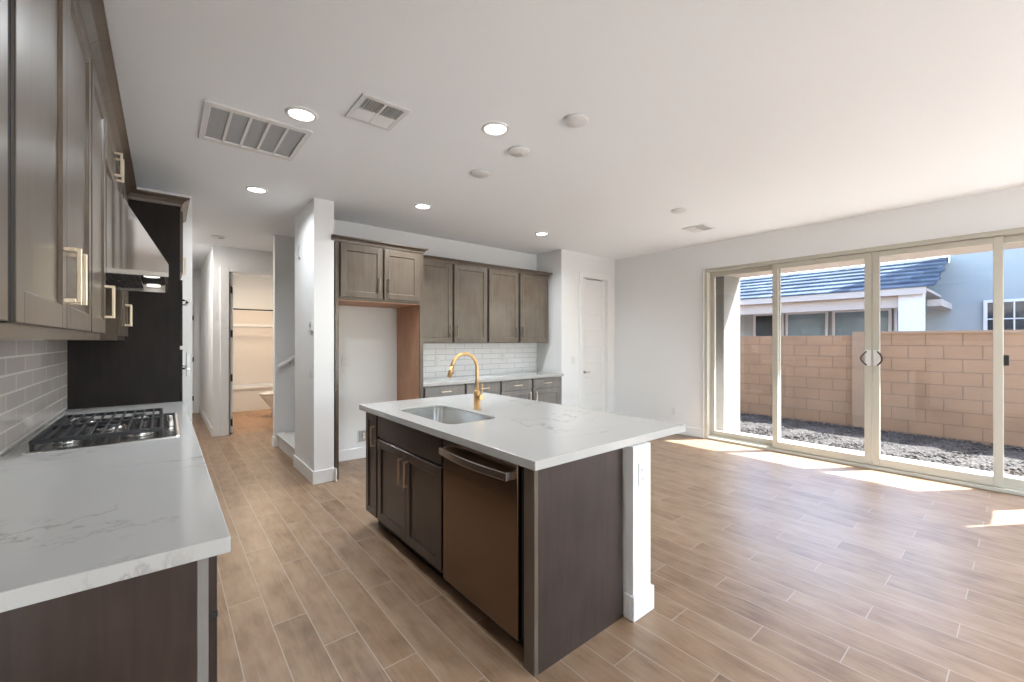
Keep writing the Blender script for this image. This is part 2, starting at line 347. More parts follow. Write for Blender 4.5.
def crown_mb(pts, z0, z1, proj):
    """crown moulding swept on a list of (x,y,nx,ny) corners, outward offset directions already mitred"""
    prof = [(0, z0), (0.010, z0), (0.014, z0+0.3*(z1-z0)), (proj*0.55, z0+0.62*(z1-z0)), (proj*0.9, z1-0.014), (proj, z1-0.012), (proj, z1), (0, z1)]
    rs = [[(x + nx*o, y + ny*o, z) for o, z in prof] for x, y, nx, ny in pts]
    return MB().rings(rs, (True, True), False)
def rrect(x0, x1, y0, y1, r, z, n=6):
    out = []
    for cx, cy, a in ((x1-r, y1-r, 0), (x0+r, y1-r, PI/2), (x0+r, y0+r, PI), (x1-r, y0+r, 1.5*PI)):
        for k in range(n+1):
            t = a + PI/2*k/n; out.append((cx + r*math.cos(t), cy + r*math.sin(t), z))
    return out
def slab_hole(outer, hole, z0, z1, name, mat, parent=None, bevel=0.003):
    bm = bmesh.new(); loc = Vector((sum(p[0] for p in outer)/len(outer), sum(p[1] for p in outer)/len(outer), z0))
    layers = []
    for z in (z0, z1):
        loops = []
        for lp in (outer, hole):
            vs = [bm.verts.new((p[0]-loc.x, p[1]-loc.y, z-loc.z)) for p in lp]
            es = [bm.edges.new((vs[i], vs[(i+1) % len(vs)])) for i in range(len(vs))]
            loops.append((vs, es))
        bmesh.ops.triangle_fill(bm, use_beauty=True, edges=loops[0][1] + loops[1][1]); layers.append(loops)
    for k in range(2):
        a, b = layers[0][k][0], layers[1][k][0]
        for i in range(len(a)): bm.faces.new((a[i], a[(i+1) % len(a)], b[(i+1) % len(a)], b[i]))
    bmesh.ops.recalc_face_normals(bm, faces=bm.faces)
    me = bpy.data.meshes.new(name); bm.to_mesh(me); bm.free(); me.materials.append(mat)
    o = bpy.data.objects.new(name, me); C.objects.link(o); o.location = loc
    if bevel:
        b = o.modifiers.new('bevel', 'BEVEL'); b.width = bevel; b.segments = 2; b.limit_method = 'ANGLE'; b.angle_limit = math.radians(60)
    return o

# ------------------------------------------------------------------ room shell
CZ = 2.80
XR, XL, YB, YN = 6.0, -0.545, 5.06, -3.6
def wallbox(name, boxes, mat=WALL):
    m = MB()
    for b in boxes: m.box(*b)
    return struct(m.build(name, mat))
struct(MB().box((XL-0.2, YN-0.2, -0.12), (XR+0.16, 7.55, 0)).box((XL-0.2, 7.55, -0.12), (0.545, 10.5, 0)).build('floor', FLOOR), 'wood-look plank tile floor with pale grout lines', 'floor')
struct(MB().box((0.545, 7.55, -0.12), (2.6, 10.9, 0)).build('floor_bathroom', BATHFLOOR))
struct(MB().box((XL-0.2, YN-0.2, CZ), (XR+0.16, 10.9, CZ+0.15)).build('ceiling', CEIL), 'white flat ceiling with recessed lights', 'ceiling')
wallbox('wall_left', [((XL-0.15, YN, 0), (XL, 10.4, CZ))])
# wall with the sliding door
SY0, SY1, SZ = -0.76, 2.93, 2.425
wallbox('wall_right', [((XR, SY1, 0), (XR+0.16, 4.70, CZ)), ((XR, SY0, SZ), (XR+0.16, SY1, CZ)), ((XR, YN, 0), (XR+0.16, -3.2, CZ)), ((XR, -1.4, 0), (XR+0.16, SY0, CZ)), ((XR, -3.2, 2.4), (XR+0.16, -1.4, CZ)), ((XR, -3.2, 0), (XR+0.16, -1.4, 0.4))])
wallbox('wall_front', [((4.68, 4.50, 0), (5.155, 4.66, CZ)), ((5.785, 4.50, 0), (6.0, 4.66, CZ)), ((5.155, 4.50, 2.43), (5.785, 4.66, CZ))])
wallbox('wall_alcove', [((4.68, 4.661, 0), (4.83, 5.06, CZ))])
wallbox('wall_back', [((1.13, 5.06, 0), (4.83, 5.20, CZ))])
wallbox('wall_column', [((1.13, 4.415, 0), (1.318, 5.06, CZ))])
wallbox('wall_oven', [((XL, 5.13, 0), (0.212, 5.26, CZ))])
wallbox('wall_stairs', [((1.13, 6.30, 0), (4.0, 6.42, CZ))])
wallbox('wall_bathroom', [((0.55, 7.55, 0), (0.765, 7.67, CZ)), ((1.56, 7.55, 0), (4.0, 7.67, CZ)), ((0.765, 7.55, 2.45), (1.56, 7.67, CZ)), ((0.55, 7.67, 0), (0.66, 10.4, CZ)), ((0.66, 10.7, 0), (2.6, 10.82, CZ)), ((2.5, 7.67, 0), (2.6, 10.7, CZ))])
wallbox('wall_hallway', [((XL, 10.25, 0), (0.55, 10.4, CZ)), ((3.9, 5.2, 0), (4.0, 7.55, CZ))])
# wall behind the camera; its wide window is added to brighten the room
wallbox('wall_rear', [((XL, YN-0.15, 0), (0.9, YN, CZ)), ((5.2, YN-0.15, 0), (XR, YN, CZ)), ((0.9, YN-0.15, 2.4), (5.2, YN, CZ)), ((0.9, YN-0.15, 0), (5.2, YN, 0.05))])
w2 = bpy.data.objects.new('fill_window_2', None); C.objects.link(w2); w2.location = (XR+0.08, -2.3, 0.4); struct(w2)  # second window, added out of view for more daylight inside
m = MB()
for y in (-3.2, -2.33, -1.46): m.box((XR+0.05, y, 0.46), (XR+0.1, y+0.06, 2.34))
m.box((XR+0.05, -3.2, 0.40), (XR+0.1, -1.4, 0.46)).box((XR+0.05, -3.2, 2.34), (XR+0.1, -1.4, 2.4)); m.build('fill_window_frame', FRAME, w2)
MB().box((XR+0.07, -3.14, 0.46), (XR+0.078, -1.46, 2.34)).build('fill_window_pane', GLASS, w2)
wn = bpy.data.objects.new('fill_window_1', None); C.objects.link(wn); wn.location = (3.05, YN, 0.05); struct(wn)  # unseen window, added and widened as a source of fill daylight
m = MB()
for x in (0.9, 2.3, 3.75, 5.14): m.box((x, YN-0.1, 0.05), (x+0.06, YN-0.03, 2.4))
m.box((0.9, YN-0.1, 0.05), (5.2, YN-0.03, 0.11)).box((0.9, YN-0.1, 2.34), (5.2, YN-0.03, 2.4)); m.build('fill_window_frame', FRAME, wn)
MB().box((0.96, YN-0.07, 0.11), (5.14, YN-0.062, 2.34)).build('fill_window_pane', GLASS, wn)

# baseboards
def bb(name, segs, h=0.13, t=0.014):
    m = MB()
    for x0, y0, x1, y1 in segs: m.box((x0, y0, 0), (x1, y1, h))
    return struct(m.build(name, TRIM, None, 0.004, 2))
bb('baseboard_right', [(XR-0.014, SY1+0.02, XR, 4.50)])
bb('baseboard_front', [(4.666, 4.486, 5.07, 4.50)])
bb('baseboard_column', [(1.116, 4.401, 1.332, 4.415), (1.116, 4.415, 1.13, 5.20), (1.318, 4.36, 1.332, 4.415)])
bb('baseboard_alcove', [(1.37, 5.046, 2.28, 5.06)])
bb('baseboard_stairs', [(1.116, 6.286, 1.13, 6.434), (1.13, 6.286, 1.20, 6.30), (1.13, 6.42, 4.0, 6.434)])
bb('baseboard_hallway', [(0.536, 7.536, 0.64, 7.55), (0.536, 7.55, 0.55, 10.25), (XL, 10.236, 0.40, 10.25)])
bb('baseboard_bathroom', [(0.66, 7.67, 0.674, 9.85)])
bb('baseboard_oven', [(0.212, 5.12, 0.226, 5.27)])

# pantry door
def hdoor(root, x0, x1, y, z1, mat=TRIM, ny=-1):
    """five-panel door seen from -y: the leaf face at y"""
    m = MB(); st = 0.09; rl = 0.07
    m.box((x0, y, 0.012), (x0+st, y+0.035, z1)); m.box((x1-st, y, 0.012), (x1, y+0.035, z1))
    n = 9; ph = (z1 - 0.012 - rl) / n
    for k in range(n+1): m.box((x0+st, y, 0.012+k*ph), (x1-st, y+0.035, 0.012+k*ph+rl*0.6))
    m.box((x0+st-0.001, y+0.007, 0.02), (x1-st+0.001, y+0.03, z1-0.01))
    return m.build('door_leaf', mat, root, 0.003, 1)
d2 = bpy.data.objects.new('door_2', None); C.objects.link(d2); d2.location = (5.470, 4.50, 0); struct(d2, 'white panelled pantry door with a small dark lever', 'door')
hdoor(d2, 5.175, 5.765, 4.518, 2.41)
m = MB()
m.box((5.070, 4.482, 0), (5.162, 4.50, 2.50)).box((5.778, 4.482, 0), (5.930, 4.50, 2.50)).box((5.162, 4.482, 2.42), (5.778, 4.50, 2.50))
m.box((5.155, 4.50, 0), (5.170, 4.65, 2.43)).box((5.770, 4.50, 0), (5.785, 4.65, 2.43)).box((5.170, 4.50, 2.415), (5.770, 4.65, 2.43))
m.build('door_casing', TRIM, d2, 0.003, 1)
m = MB(); m.cyl((5.225, 4.518, 0.90), (5.225, 4.506, 0.90), 0.024); m.cyl((5.225, 4.506, 0.90), (5.225, 4.475, 0.90), 0.009)
m.tube([(5.215, 4.475, 0.90), (5.250, 4.472, 0.90), (5.320, 4.476, 0.90)], 0.008); m.build('door_handle', GREYPL, d2)
m = MB().box((5.140, 4.66, 0), (5.800, 4.67, 2.45)); m.build('door_backing', TRIM, d2)

# hallway far door
d3 = bpy.data.objects.new('door_3', None); C.objects.link(d3); d3.location = (0.2, 10.25, 0); struct(d3)
hdoor(d3, -0.36, 0.44, 10.21, 2.03)
m = MB().box((0.44, 10.225, 0), (0.53, 10.25, 2.12)).box((-0.45, 10.225, 0), (-0.36, 10.25, 2.12)).box((-0.36, 10.225, 2.03), (0.44, 10.25, 2.12)); m.build('door_casing', TRIM, d3, 0.003, 1)
for z in (0.25, 1.0, 1.8): MB().box((0.415, 10.195, z), (0.442, 10.212, z+0.09)).build('hinge', CHROME, d3)

# bathroom doorway
d4 = bpy.data.objects.new('door_4', None); C.objects.link(d4); d4.location = (1.15, 7.55, 0); struct(d4)
m = MB().box((0.64, 7.532, 0), (0.748, 7.55, 2.50)).box((1.57, 7.532, 0), (1.66, 7.55, 2.50)).box((0.748, 7.532, 2.435), (1.57, 7.55, 2.50))
m.box((0.748, 7.55, 0), (0.768, 7.68, 2.45)).box((1.555, 7.55, 0), (1.575, 7.68, 2.45)).box((0.768, 7.55, 2.43), (1.555, 7.68, 2.45)); m.build('door_casing', TRIM, d4, 0.003, 1)
for z in (0.13, 0.80, 1.46, 2.12): MB().box((0.766, 7.555, z), (0.784, 7.60, z+0.10)).cyl((0.786, 7.553, z-0.005), (0.786, 7.553, z+0.105), 0.008).build('hinge', CHROME, d4)
m = MB().box((0.7685, 7.60, 0.012), (0.805, 8.37, 2.42)); m.build('door_leaf', TRIM, d4, 0.003, 1)

# ------------------------------------------------------------------ sliding glass door
d1 = bpy.data.objects.new('door_1', None); C.objects.link(d1); d1.location = (6.03, 1.08, 0); struct(d1, 'four-panel sliding glass patio door in a beige frame', 'door')
m = MB()
m.box((5.975, SY1-0.045, 0), (6.13, SY1, SZ)).box((5.975, SY0, 0), (6.13, SY0+0.045, SZ))
m.box((5.975, SY0+0.045, SZ-0.045), (6.13, SY1-0.045, SZ)).box((5.975, SY0+0.045, 0.0), (6.13, SY1-0.045, 0.035))
m.box((6.02, SY0+0.045, 0.035), (6.03, SY1-0.045, 0.055)).box((6.08, SY0+0.045, 0.035), (6.09, SY1-0.045, 0.055))
m.build('door_frame', FRAME, d1, 0.003, 1)
MB().box((5.962, SY1, 0), (5.999, SY1+0.012, SZ+0.012)).box((5.962, SY0-0.012, SZ), (5.999, SY1, SZ+0.012)).build('door_trim', TRIM, d1)
def panel(y0, y1, x, handle=None):
    m = MB(); f = 0.062; z0, z1 = 0.04, SZ-0.05
    m.box((x, y0, z0), (x+0.04, y0+f, z1)).box((x, y1-f, z0), (x+0.04, y1, z1)).box((x, y0+f, z0), (x+0.04, y1-f, z0+0.085)).box((x, y0+f, z1-0.06), (x+0.04, y1-f, z1))
    o = m.build('door_panel', FRAME, d1, 0.004, 2)
    MB().box((x+0.017, y0+f, z0+0.085), (x+0.023, y1-f, z1-0.06)).build('glass_pane', GLASS, o)
    return o
P1 = panel(1.995, SY1-0.045, 6.065)
P2 = panel(1.078, 2.06, 6.0)
P3 = panel(0.135, 1.073, 6.0)
P4 = panel(SY0+0.045, 0.195, 6.065)
def dhandle(y, s, parent):
    m = MB(); m.box((5.99, y-0.022, 1.13), (6.0, y+0.022, 1.30)); m.build('handle_plate', WHITEPL, parent, 0.003, 2)
    pts = [(5.992, y+s*0.012 + s*0.045*math.sin(PI*k/10), 1.285-0.15*k/10) for k in range(11)]
    pts = [(5.992-0.03*math.sin(PI*k/10), pts[k][1], pts[k][2]) for k in range(11)]
    MB().tube(pts, 0.008, 10).build('handle_grip', CHROME, parent)
dhandle(1.108, 1, P2); dhandle(1.04, -1, P3)
MB().box((6.045, 0.10, 1.17), (6.064, 0.134, 1.27)).build('latch', BLACKPL, P4, 0.004, 2)

# ------------------------------------------------------------------ outside
struct(MB().box((6.16, -4, -0.3), (7.03, 8, -0.04)).build('patio_slab', CONC), 'narrow sunlit concrete patio slab outside the sliding door', 'patio')
struct(MB().box((7.03, -30, -0.5), (60, 40, -0.2)).build('ground_yard', DIRT), 'dirt ground of the side yard', 'ground')
def mound():
    m = MB(); nx, ny = 24, 90; vs = []; fs = []
    for i in range(nx+1):
        for j in range(ny+1):
            x = 7.03 + 2.29*i/nx; y = -4 + 14*j/ny; t = i/nx
            z = -0.12 + 0.03*math.sin(t*3) + (0.012*math.sin(9*y+3*x) + random.uniform(-0.012, 0.012)) * min(1, 6*t)
            vs.append((x, y, z))
    for i in range(nx):
        for j in range(ny): a = i*(ny+1)+j; fs.append((a, a+1, a+ny+2, a+ny+1))
    m.add(vs, fs, True); return m
g = mound().build('gravel_bed', GRAVEL); tag(g, 'dark loose gravel along the foot of the block wall', 'gravel', None, 'stuff')
struct(MB().box((7.03, -4, -0.25), (7.16, 10, -0.085)).build('slab_edge', FENCECAP), 'pinkish dirt strip at the patio slab edge', 'edging')
struct(MB().box((-6, -16, -0.3), (7.0, YN-0.2, -0.04)).build('bounce_ground_rear', CONC))  # unseen sunlit ground, added to bounce light up to the ceiling
# stones on the gravel
def stones():
    m = MB(); ico = [(0,0,1),(1,0,0),(0,1,0),(-1,0,0),(0,-1,0),(0,0,-1)]; fa = [(0,1,2),(0,2,3),(0,3,4),(0,4,1),(5,2,1),(5,3,2),(5,4,3),(5,1,4)]
    for _ in range(5200):
        x = random.uniform(7.2, 9.28); y = random.uniform(-0.5, 6.0); r = random.uniform(0.014, 0.034); a = random.uniform(0, PI)
        vs = []
        for p in ico:
            px, py, pz = p[0]*r*random.uniform(.7, 1.3), p[1]*r*random.uniform(.7, 1.3), p[2]*r*0.6
            vs.append((x+px*math.cos(a)-py*math.sin(a), y+px*math.sin(a)+py*math.cos(a), -0.095+pz))
        m.add(vs, fa)
    return m
tag(stones().build('gravel_stones', GRAVEL), 'scattered grey stones lying on the gravel bed', 'stones', None, 'stuff')
fw = thing('block_fence', 'tan concrete block boundary wall behind the gravel strip', 'fence', (9.45, 3, -0.3))
MB().box((9.4, 1.94, -0.3), (9.55, 12, 1.50)).build('block_panel', FENCE, fw)
MB().box((9.36, -6, -0.3), (9.51, 1.74, 1.52)).build('block_panel', FENCE, fw)
MB().box((9.33, 1.74, -0.3), (9.58, 1.94, 1.56)).build('pilaster', FENCECAP, fw)
MB().box((9.34, -6, 1.52), (9.53, 1.74, 1.56)).build('cap', FENCECAP, fw)
# porch of this house
struct(MB().box((6.44, 2.86, -0.05), (7.0, 4.4, 2.40)).build('porch_pillar_left', STUCCO), 'rough grey stucco pillar outside the left glass panel', 'pillar')
struct(MB().box((6.44, -0.589, -0.05), (7.0, -0.434, 2.40)).build('porch_pillar_right', STUCCO), 'stucco porch fin at the right', 'pillar')
struct(MB().box((6.44, -0.86, 2.385), (7.0, 6, 2.75)).box((6.16, -0.86, 2.66), (6.44, 6, 2.75)).build('porch_beam', SOFFIT), 'tan stucco porch beam above the sliding door', 'beam')
struct(MB().box((6.16, -0.86, 2.75), (7.0, 6, 2.95)).box((5.9, YN, 2.95), (6.2, 10, 3.3)).build('porch_roof', SOFFIT), 'porch roof edge', 'roof')

# neighbour's house
nh = thing('neighbour_house', 'pale blue-grey stucco house with slate-blue tile roof beyond the block wall', 'house', (14.5, 3, -0.3))
MB().box((14.5, -8, -0.3), (14.8, 14, 3.28)).box((14.5, -8, 3.28), (14.8, 1.16, 7.5)).build('house_wall', HOUSE, nh)
m = MB(); N_ = 7; y0_, y1_ = 1.18, 12
for k in range(N_):                                            # courses of tiles, each a step
    xa = 12.0 + 2.5*k/N_; xb = 12.0 + 2.5*(k+1)/N_ + 0.05; za = 2.52 + 0.90*k/N_; zb = 2.52 + 0.90*(k+1)/N_
    m.prism([(xa, za+0.028), (xb, zb+0.0), (xb, zb-0.05), (xa, za-0.005)], 1, y0_ - 0.03*((k % 2)), y1_)
m.build('roof', ROOF, nh)
MB().prism([(14.5, 3.42), (14.8, 3.45), (14.8, 3.3), (14.5, 3.3)], 1, 1.2, 12).build('ridge', ROOF, nh)
MB().box((12.02, 1.3, 2.37), (12.08, 12, 2.51)).box((12.08, 1.3, 2.44), (14.5, 12, 2.50)).build('fascia', HOUSETRIM, nh)
MB().box((12.2, 1.55, 2.12), (12.45, 12, 2.37)).build('porch_beam', HOUSETRIM, nh)
MB().box((12.15, 1.36, -0.3), (12.5, 1.74, 2.44)).build('porch_column', WHITEST, nh)
MB().box((12.6, 1.12, 2.14), (14.5, 1.34, 2.28)).build('beam_end', HOUSETRIM, nh)
WG = plain('house_window_glass', (0.16, 0.22, 0.25), 0.05)
WD = plain('house_window_dark', (0.03, 0.035, 0.04), 0.08)
def hwin(ya, yb, za, zb, g, grid=False):
    m = MB(); f = 0.06
    m.box((14.44, ya, za), (14.5, ya+f, zb)).box((14.44, yb-f, za), (14.5, yb, zb)).box((14.44, ya+f, za), (14.5, yb-f, za+f)).box((14.44, ya+f, zb-f), (14.5, yb-f, zb))
    if grid:
        for k in range(1, 4): y = ya + (yb-ya)*k/4; m.box((14.46, y-0.012, za+f), (14.49, y+0.012, zb-f))
        for k in range(1, 4): z = za + (zb-za)*k/4; m.box((14.46, ya+f, z-0.012), (14.49, yb-f, z+0.012))
    o = m.build('house_window', WHITEST, nh); MB().box((14.48, ya+f, za+f), (14.49, yb-f, zb-f)).build('pane', g, o)
hwin(4.65, 5.5, 0.2, 2.25, WD); hwin(3.55, 4.6, 0.6, 2.25, WG); hwin(2.2, 3.45, 0.6, 2.25, WG); hwin(1.75, 2.15, 0.6, 2.25, WG)
hwin(-1.2, 0.62, 0.6, 2.33, WD, True)

# ------------------------------------------------------------------ island
IF = Fr((1.21, 0, 0), (0, 1, 0), (-1, 0, 0))                  # island front, a = y, door faces to x = 1.19
def carcass(F, a0, a1, z0, z1, depth, mat, parent, toe=True, face=0.0):
    m = MB(); fbox(m, F, a0, a1, z0, z1, -depth, face)
    return m.build('body', mat, parent, 0.001, 1)
def toekick(F, a0, a1, parent, mat=DARKPAN, back=0.06, z1=0.10):
    return fbox(MB(), F, a0, a1, 0, z1, -back-0.02, -back).build('toe_kick', mat, parent)
c1 = thing('base_cabinet', 'narrow dark brown island cabinet with one tall handle at the far end', 'cabinet', (1.5, 3.10, 0))
carcass(IF, 2.982, 3.215, 0.10, 0.868, 0.585, STAIN, c1); toekick(IF, 2.982, 3.16, c1)
dr = shaker(IF, 2.998, 3.203, 0.112, 0.858, STAIN, c1, rail=0.045); pull(IF, 3.03, 0.705, 0.15, True, dr)
c2 = thing('base_cabinet', 'dark brown island sink cabinet with false drawer above two doors', 'cabinet', (1.5, 2.52, 0))
m = MB(); fbox(m, IF, 2.052, 2.980, 0.10, 0.64, -0.585, 0); fbox(m, IF, 2.052, 2.980, 0.64, 0.868, -0.02, 0); fbox(m, IF, 2.052, 2.07, 0.64, 0.868, -0.585, -0.02); fbox(m, IF, 2.962, 2.980, 0.64, 0.868, -0.585, -0.02)
m.build('body', STAIN, c2); toekick(IF, 2.052, 2.980, c2)
slab(IF, 2.066, 2.975, 0.712, 0.856, STAIN, c2, name='false_drawer')
for a0, a1, hx in ((2.066, 2.519, 2.478), (2.522, 2.975, 2.562)):
    dr = shaker(IF, a0, a1, 0.112, 0.692, STAIN, c2); pull(IF, hx, 0.56, 0.165, True, dr)
# dishwasher
dw = thing('dishwasher', 'dark stainless dishwasher with a bowed bar handle in the island', 'dishwasher', (1.5, 1.72, 0))
fbox(MB(), IF, 1.392, 2.040, 0.10, 0.86, -0.57, -0.004).build('tub_body', GAP, dw)
m = MB(); fbox(m, IF, 1.402, 2.036, 0.095, 0.862, -0.002, 0.026); m.build('door_panel', DWST, dw, 0.006, 3)
m = MB(); n = 14
pts = []
for k in range(n+1):
    a = 1.425 + (2.005-1.425)*k/n; c = 0.058 + 0.022*math.sin(PI*k/n); pts.append((a, c))
rs = [[IF.p(a, 0.793, c), IF.p(a, 0.793, c+0.012), IF.p(a, 0.828, c+0.012), IF.p(a, 0.828, c)] for a, c in pts]
m.rings(rs, (True, True), False)
fbox(m, IF, 1.425, 1.445, 0.793, 0.828, 0.026, 0.06); fbox(m, IF, 1.985, 2.005, 0.793, 0.828, 0.026, 0.06)
m.build('handle', DWHAND, dw, 0.002, 2)
fbox(MB(), IF, 1.392, 2.040, 0.0, 0.10, -0.08, -0.06).build('toe_kick', DARKPAN, dw)
# end panel
ep = thing('island_end_panel', 'flat dark brown wood panel closing the near end of the island', 'panel', (1.5, 1.32, 0))
MB().box((1.214, 1.300, 0), (1.796, 1.322, 0.868)).build('side_panel', STAIN, ep)
MB().box((1.190, 1.300, 0), (1.2135, 1.366, 0.868)).build('front_stile', STAINB, ep, 0.001, 1)  # lighter tone paints in the light caught by this edge
MB().box((1.2135, 1.323, 0), (1.796, 1.388, 0.868)).build('filler', DARKPAN, ep)
# pony wall with base
pw = thing('island_support_post', 'white square post with base moulding under the island overhang', 'post', (1.89, 1.8, 0))
MB().box((1.815, 1.250, 0), (1.967, 3.20, 0.868)).build('shaft', WALL, pw)
m = MB()
m.box((1.800, 1.235, 0), (1.982, 1.25, 0.125)).box((1.800, 1.25, 0), (1.815, 1.299, 0.125)).box((1.967, 1.25, 0), (1.982, 3.215, 0.125)).build('base_moulding', TRIM, pw, 0.006, 3)
# island worktop with sink cut-out
hole = rrect(1.288, 1.652, 2.135, 2.880, 0.07, 0)
wt = slab_hole([(1.165, 1.268), (2.362, 1.268), (2.362, 3.28), (1.165, 3.28)], hole, 0.870, 0.910, 'island_countertop', STONE)
tag(wt, 'white quartz worktop of the island with an undermount sink cut-out', 'countertop')
sk = thing('kitchen_sink', 'stainless steel undermount sink set in the island worktop', 'sink', (1.47, 2.51, 0.68))
def inset(d, z, r): return rrect(1.286+d, 1.654-d, 2.133+d, 2.882-d, r, z)
m = MB(); m.rings([inset(0.0025, 0.8985, 0.069), inset(0.006, 0.72, 0.07), inset(0.02, 0.695, 0.06), inset(0.05, 0.685, 0.05)], (False, True))
m.build('basin', SINKST, sk)
MB().lathe([(0.045, 0.6865), (0.045, 0.690), (0.03, 0.6895), (0.028, 0.687)], (1.47, 2.62, 0), 2, 24).build('drain', CHROME, sk)
# faucet
fx, fy = 1.742, 2.515
fa = thing('kitchen_faucet', 'brass gooseneck pull-down faucet behind the island sink', 'faucet', (fx, fy, 0.91))
MB().lathe([(0.028, 0.910), (0.028, 0.916), (0.0245, 0.918), (0.0245, 1.035), (0.021, 1.04), (0.014, 1.045)], (fx, fy, 0), 2, 32).build('base', BRASS, fa)
R_ = 0.105; pts = [(fx, fy, 1.04), (fx, fy, 1.12), (fx, fy, 1.20)] + [(fx - R_ + R_*math.cos(t), fy, 1.205 + R_*math.sin(t)) for t in [PI*k/16*0.94 for k in range(17)]]
MB().tube(pts, 0.0125, 18).build('spout', BRASS, fa)
e = Vector(pts[-1]); dd = (Vector(pts[-1]) - Vector(pts[-2])).normalized()
MB().cyl(e, e + dd*0.075, 0.0165, 20).cyl(e + dd*0.075, e + dd*0.08, 0.0135, 20).build('spray_head', BRASS, fa)
b0 = e + dd*0.035; MB().box(b0 + Vector((0.012, -0.006, -0.02)), b0 + Vector((0.0185, 0.006, 0.02))).build('spray_button', BLACKPL, fa)
MB().cyl((fx, fy-0.02, 1.0), (fx, fy-0.062, 1.0), 0.019, 24).build('valve_barrel', BRASS, fa)
MB().tube([(fx, fy-0.052, 1.005), (fx, fy-0.056, 1.03), (fx, fy-0.072, 1.105)], 0.0062, 12, 0.0048).build('lever', BRASS, fa)

def outlet(name, label, F, w=0.07, h=0.115, kind='outlet', group=None):
    t = thing(name, label, 'outlet' if kind == 'outlet' else 'switch', F.p(0, -h/2, 0), group)
    fbox(MB(), F, -w/2, w/2, -h/2, h/2, 0, 0.006).build('cover_plate', WHITEPL, t, 0.002, 2)
    if kind == 'outlet':
        for s_ in (-1, 1):
            r = fbox(MB(), F, -0.017, 0.017, s_*0.024-0.014, s_*0.024+0.014, 0.006, 0.0085).build('receptacle', WHITEPL, t, 0.002, 2)
            q = MB(); fbox(q, F, -0.008, -0.005, s_*0.024-0.006, s_*0.024+0.006, 0.0084, 0.0092); fbox(q, F, 0.005, 0.008, s_*0.024-0.006, s_*0.024+0.006, 0.0084, 0.0092); q.build('slot', GREYPL, r)
    else:
        n = max(1, int(round(w/0.07))); 
        for k in range(n):
            a = (k-(n-1)/2)*0.046; fbox(MB(), F, a-0.017, a+0.017, -0.033, 0.033, 0.006, 0.010).build('rocker', WHITEPL, t, 0.003, 2)
    return t
outlet('wall_outlet', 'white outlet on the end of the island post', Fr((1.89, 1.25, 0.72), (1, 0, 0), (0, -1, 0)))
outlet('wall_outlet', 'white outlet low on the wall left of the sliding door', Fr((6.0, 3.41, 0.335), (0, 1, 0), (-1, 0, 0)))
outlet('light_switch', 'white switch plate left of the pantry door', Fr((4.935, 4.50, 1.10), (1, 0, 0), (0, -1, 0)), 0.09, 0.115, 'switch')
outlet('wall_outlet', 'white outlet in the backsplash behind the gooseneck faucet', Fr((2.845, 5.048, 1.145), (1, 0, 0), (0, -1, 0)))
outlet('wall_outlet', 'white outlet in the backsplash right of the faucet, nearer the pantry', Fr((3.985, 5.048, 1.155), (1, 0, 0), (0, -1, 0)))
outlet('wall_outlet', 'white outlet at mid height inside the fridge alcove', Fr((1.646, 5.06, 1.166), (1, 0, 0), (0, -1, 0)), 0.105, 0.12)
outlet('light_switch', 'white rocker switch below the thermostat on the column side', Fr((1.13, 4.523, 1.11), (0, 1, 0), (-1, 0, 0)), 0.07, 0.115, 'switch')
outlet('wall_outlet', 'white outlet in the tiled backsplash beside the cooktop', Fr((-0.548, 3.93, 1.16), (0, 1, 0), (1, 0, 0)))
th = thing('thermostat', 'small white thermostat on the side of the white column', 'thermostat', (1.13, 4.486, 1.50))
MB().box((1.112, 4.43, 1.50), (1.13, 4.54, 1.60)).build('housing', WHITEPL, th, 0.004, 2)
MB().box((1.110, 4.45, 1.535), (1.112, 4.52, 1.575)).build('display', GREYPL, th)
wb = thing('ice_maker_box', 'recessed water supply box low in the fridge alcove', 'valve box', (1.846, 5.06, 0.18))
m = MB(); m.box((1.775, 5.05, 0.18), (1.917, 5.06, 0.195)).box((1.775, 5.05, 0.325), (1.917, 5.06, 0.34)).box((1.775, 5.05, 0.195), (1.79, 5.06, 0.325)).box((1.902, 5.05, 0.195), (1.917, 5.06, 0.325)); m.build('frame', WHITEPL, wb, 0.002, 1)
MB().box((1.79, 5.056, 0.195), (1.902, 5.0595, 0.325)).build('recess', GREYPL, wb)
MB().cyl((1.846, 5.056, 0.25), (1.846, 5.03, 0.25), 0.014).cyl((1.846, 5.038, 0.25), (1.846, 5.038, 0.30), 0.009).build('valve', PALEG, wb)
dc = thing('door_chime', 'small grey chime wires high on the column side', 'doorbell', (1.13, 5.0, 2.28))
MB().tube([(1.128, 4.99, 2.44), (1.118, 4.97, 2.40), (1.120, 5.0, 2.36), (1.118, 4.99, 2.32), (1.128, 4.98, 2.30)], 0.004, 8).build('wire', GREYPL, dc)
MB().box((1.118, 4.955, 2.285), (1.13, 5.0, 2.30)).build('bracket', GREYPL, dc)

# ------------------------------------------------------------------ back wall: fridge enclosure
fe = thing('fridge_cabinet', 'brown stained cabinet surround above and beside the empty fridge alcove', 'cabinet', (1.84, 4.74, 0))
MB().box((1.3325, 4.42, 0), (1.366, 5.055, 2.41)).build('side_panel', STAINB, fe)
MB().box((2.268, 4.42, 0), (2.311, 4.44, 2.41)).box((2.290, 4.44, 0), (2.311, 5.055, 2.41)).build('side_panel', STAINB, fe)
tag(MB().box((2.274, 4.4405, 0.0), (2.2895, 5.055, 1.818)).build('unfinished_face', RAWWOOD, fe), 'unfinished tan inner face', '') ; bpy.data.objects['unfinished_face'].pop('category')
MB().box((1.367, 4.42, 1.82), (2.2675, 5.055, 2.41)).build('box', STAINB, fe)
MB().box((1.367, 4.425, 1.812), (2.267, 5.055, 1.8195)).build('unfinished_bottom', RAWWOOD, fe)
BF = Fr((0, 4.42, 0), (1, 0, 0), (0, -1, 0))
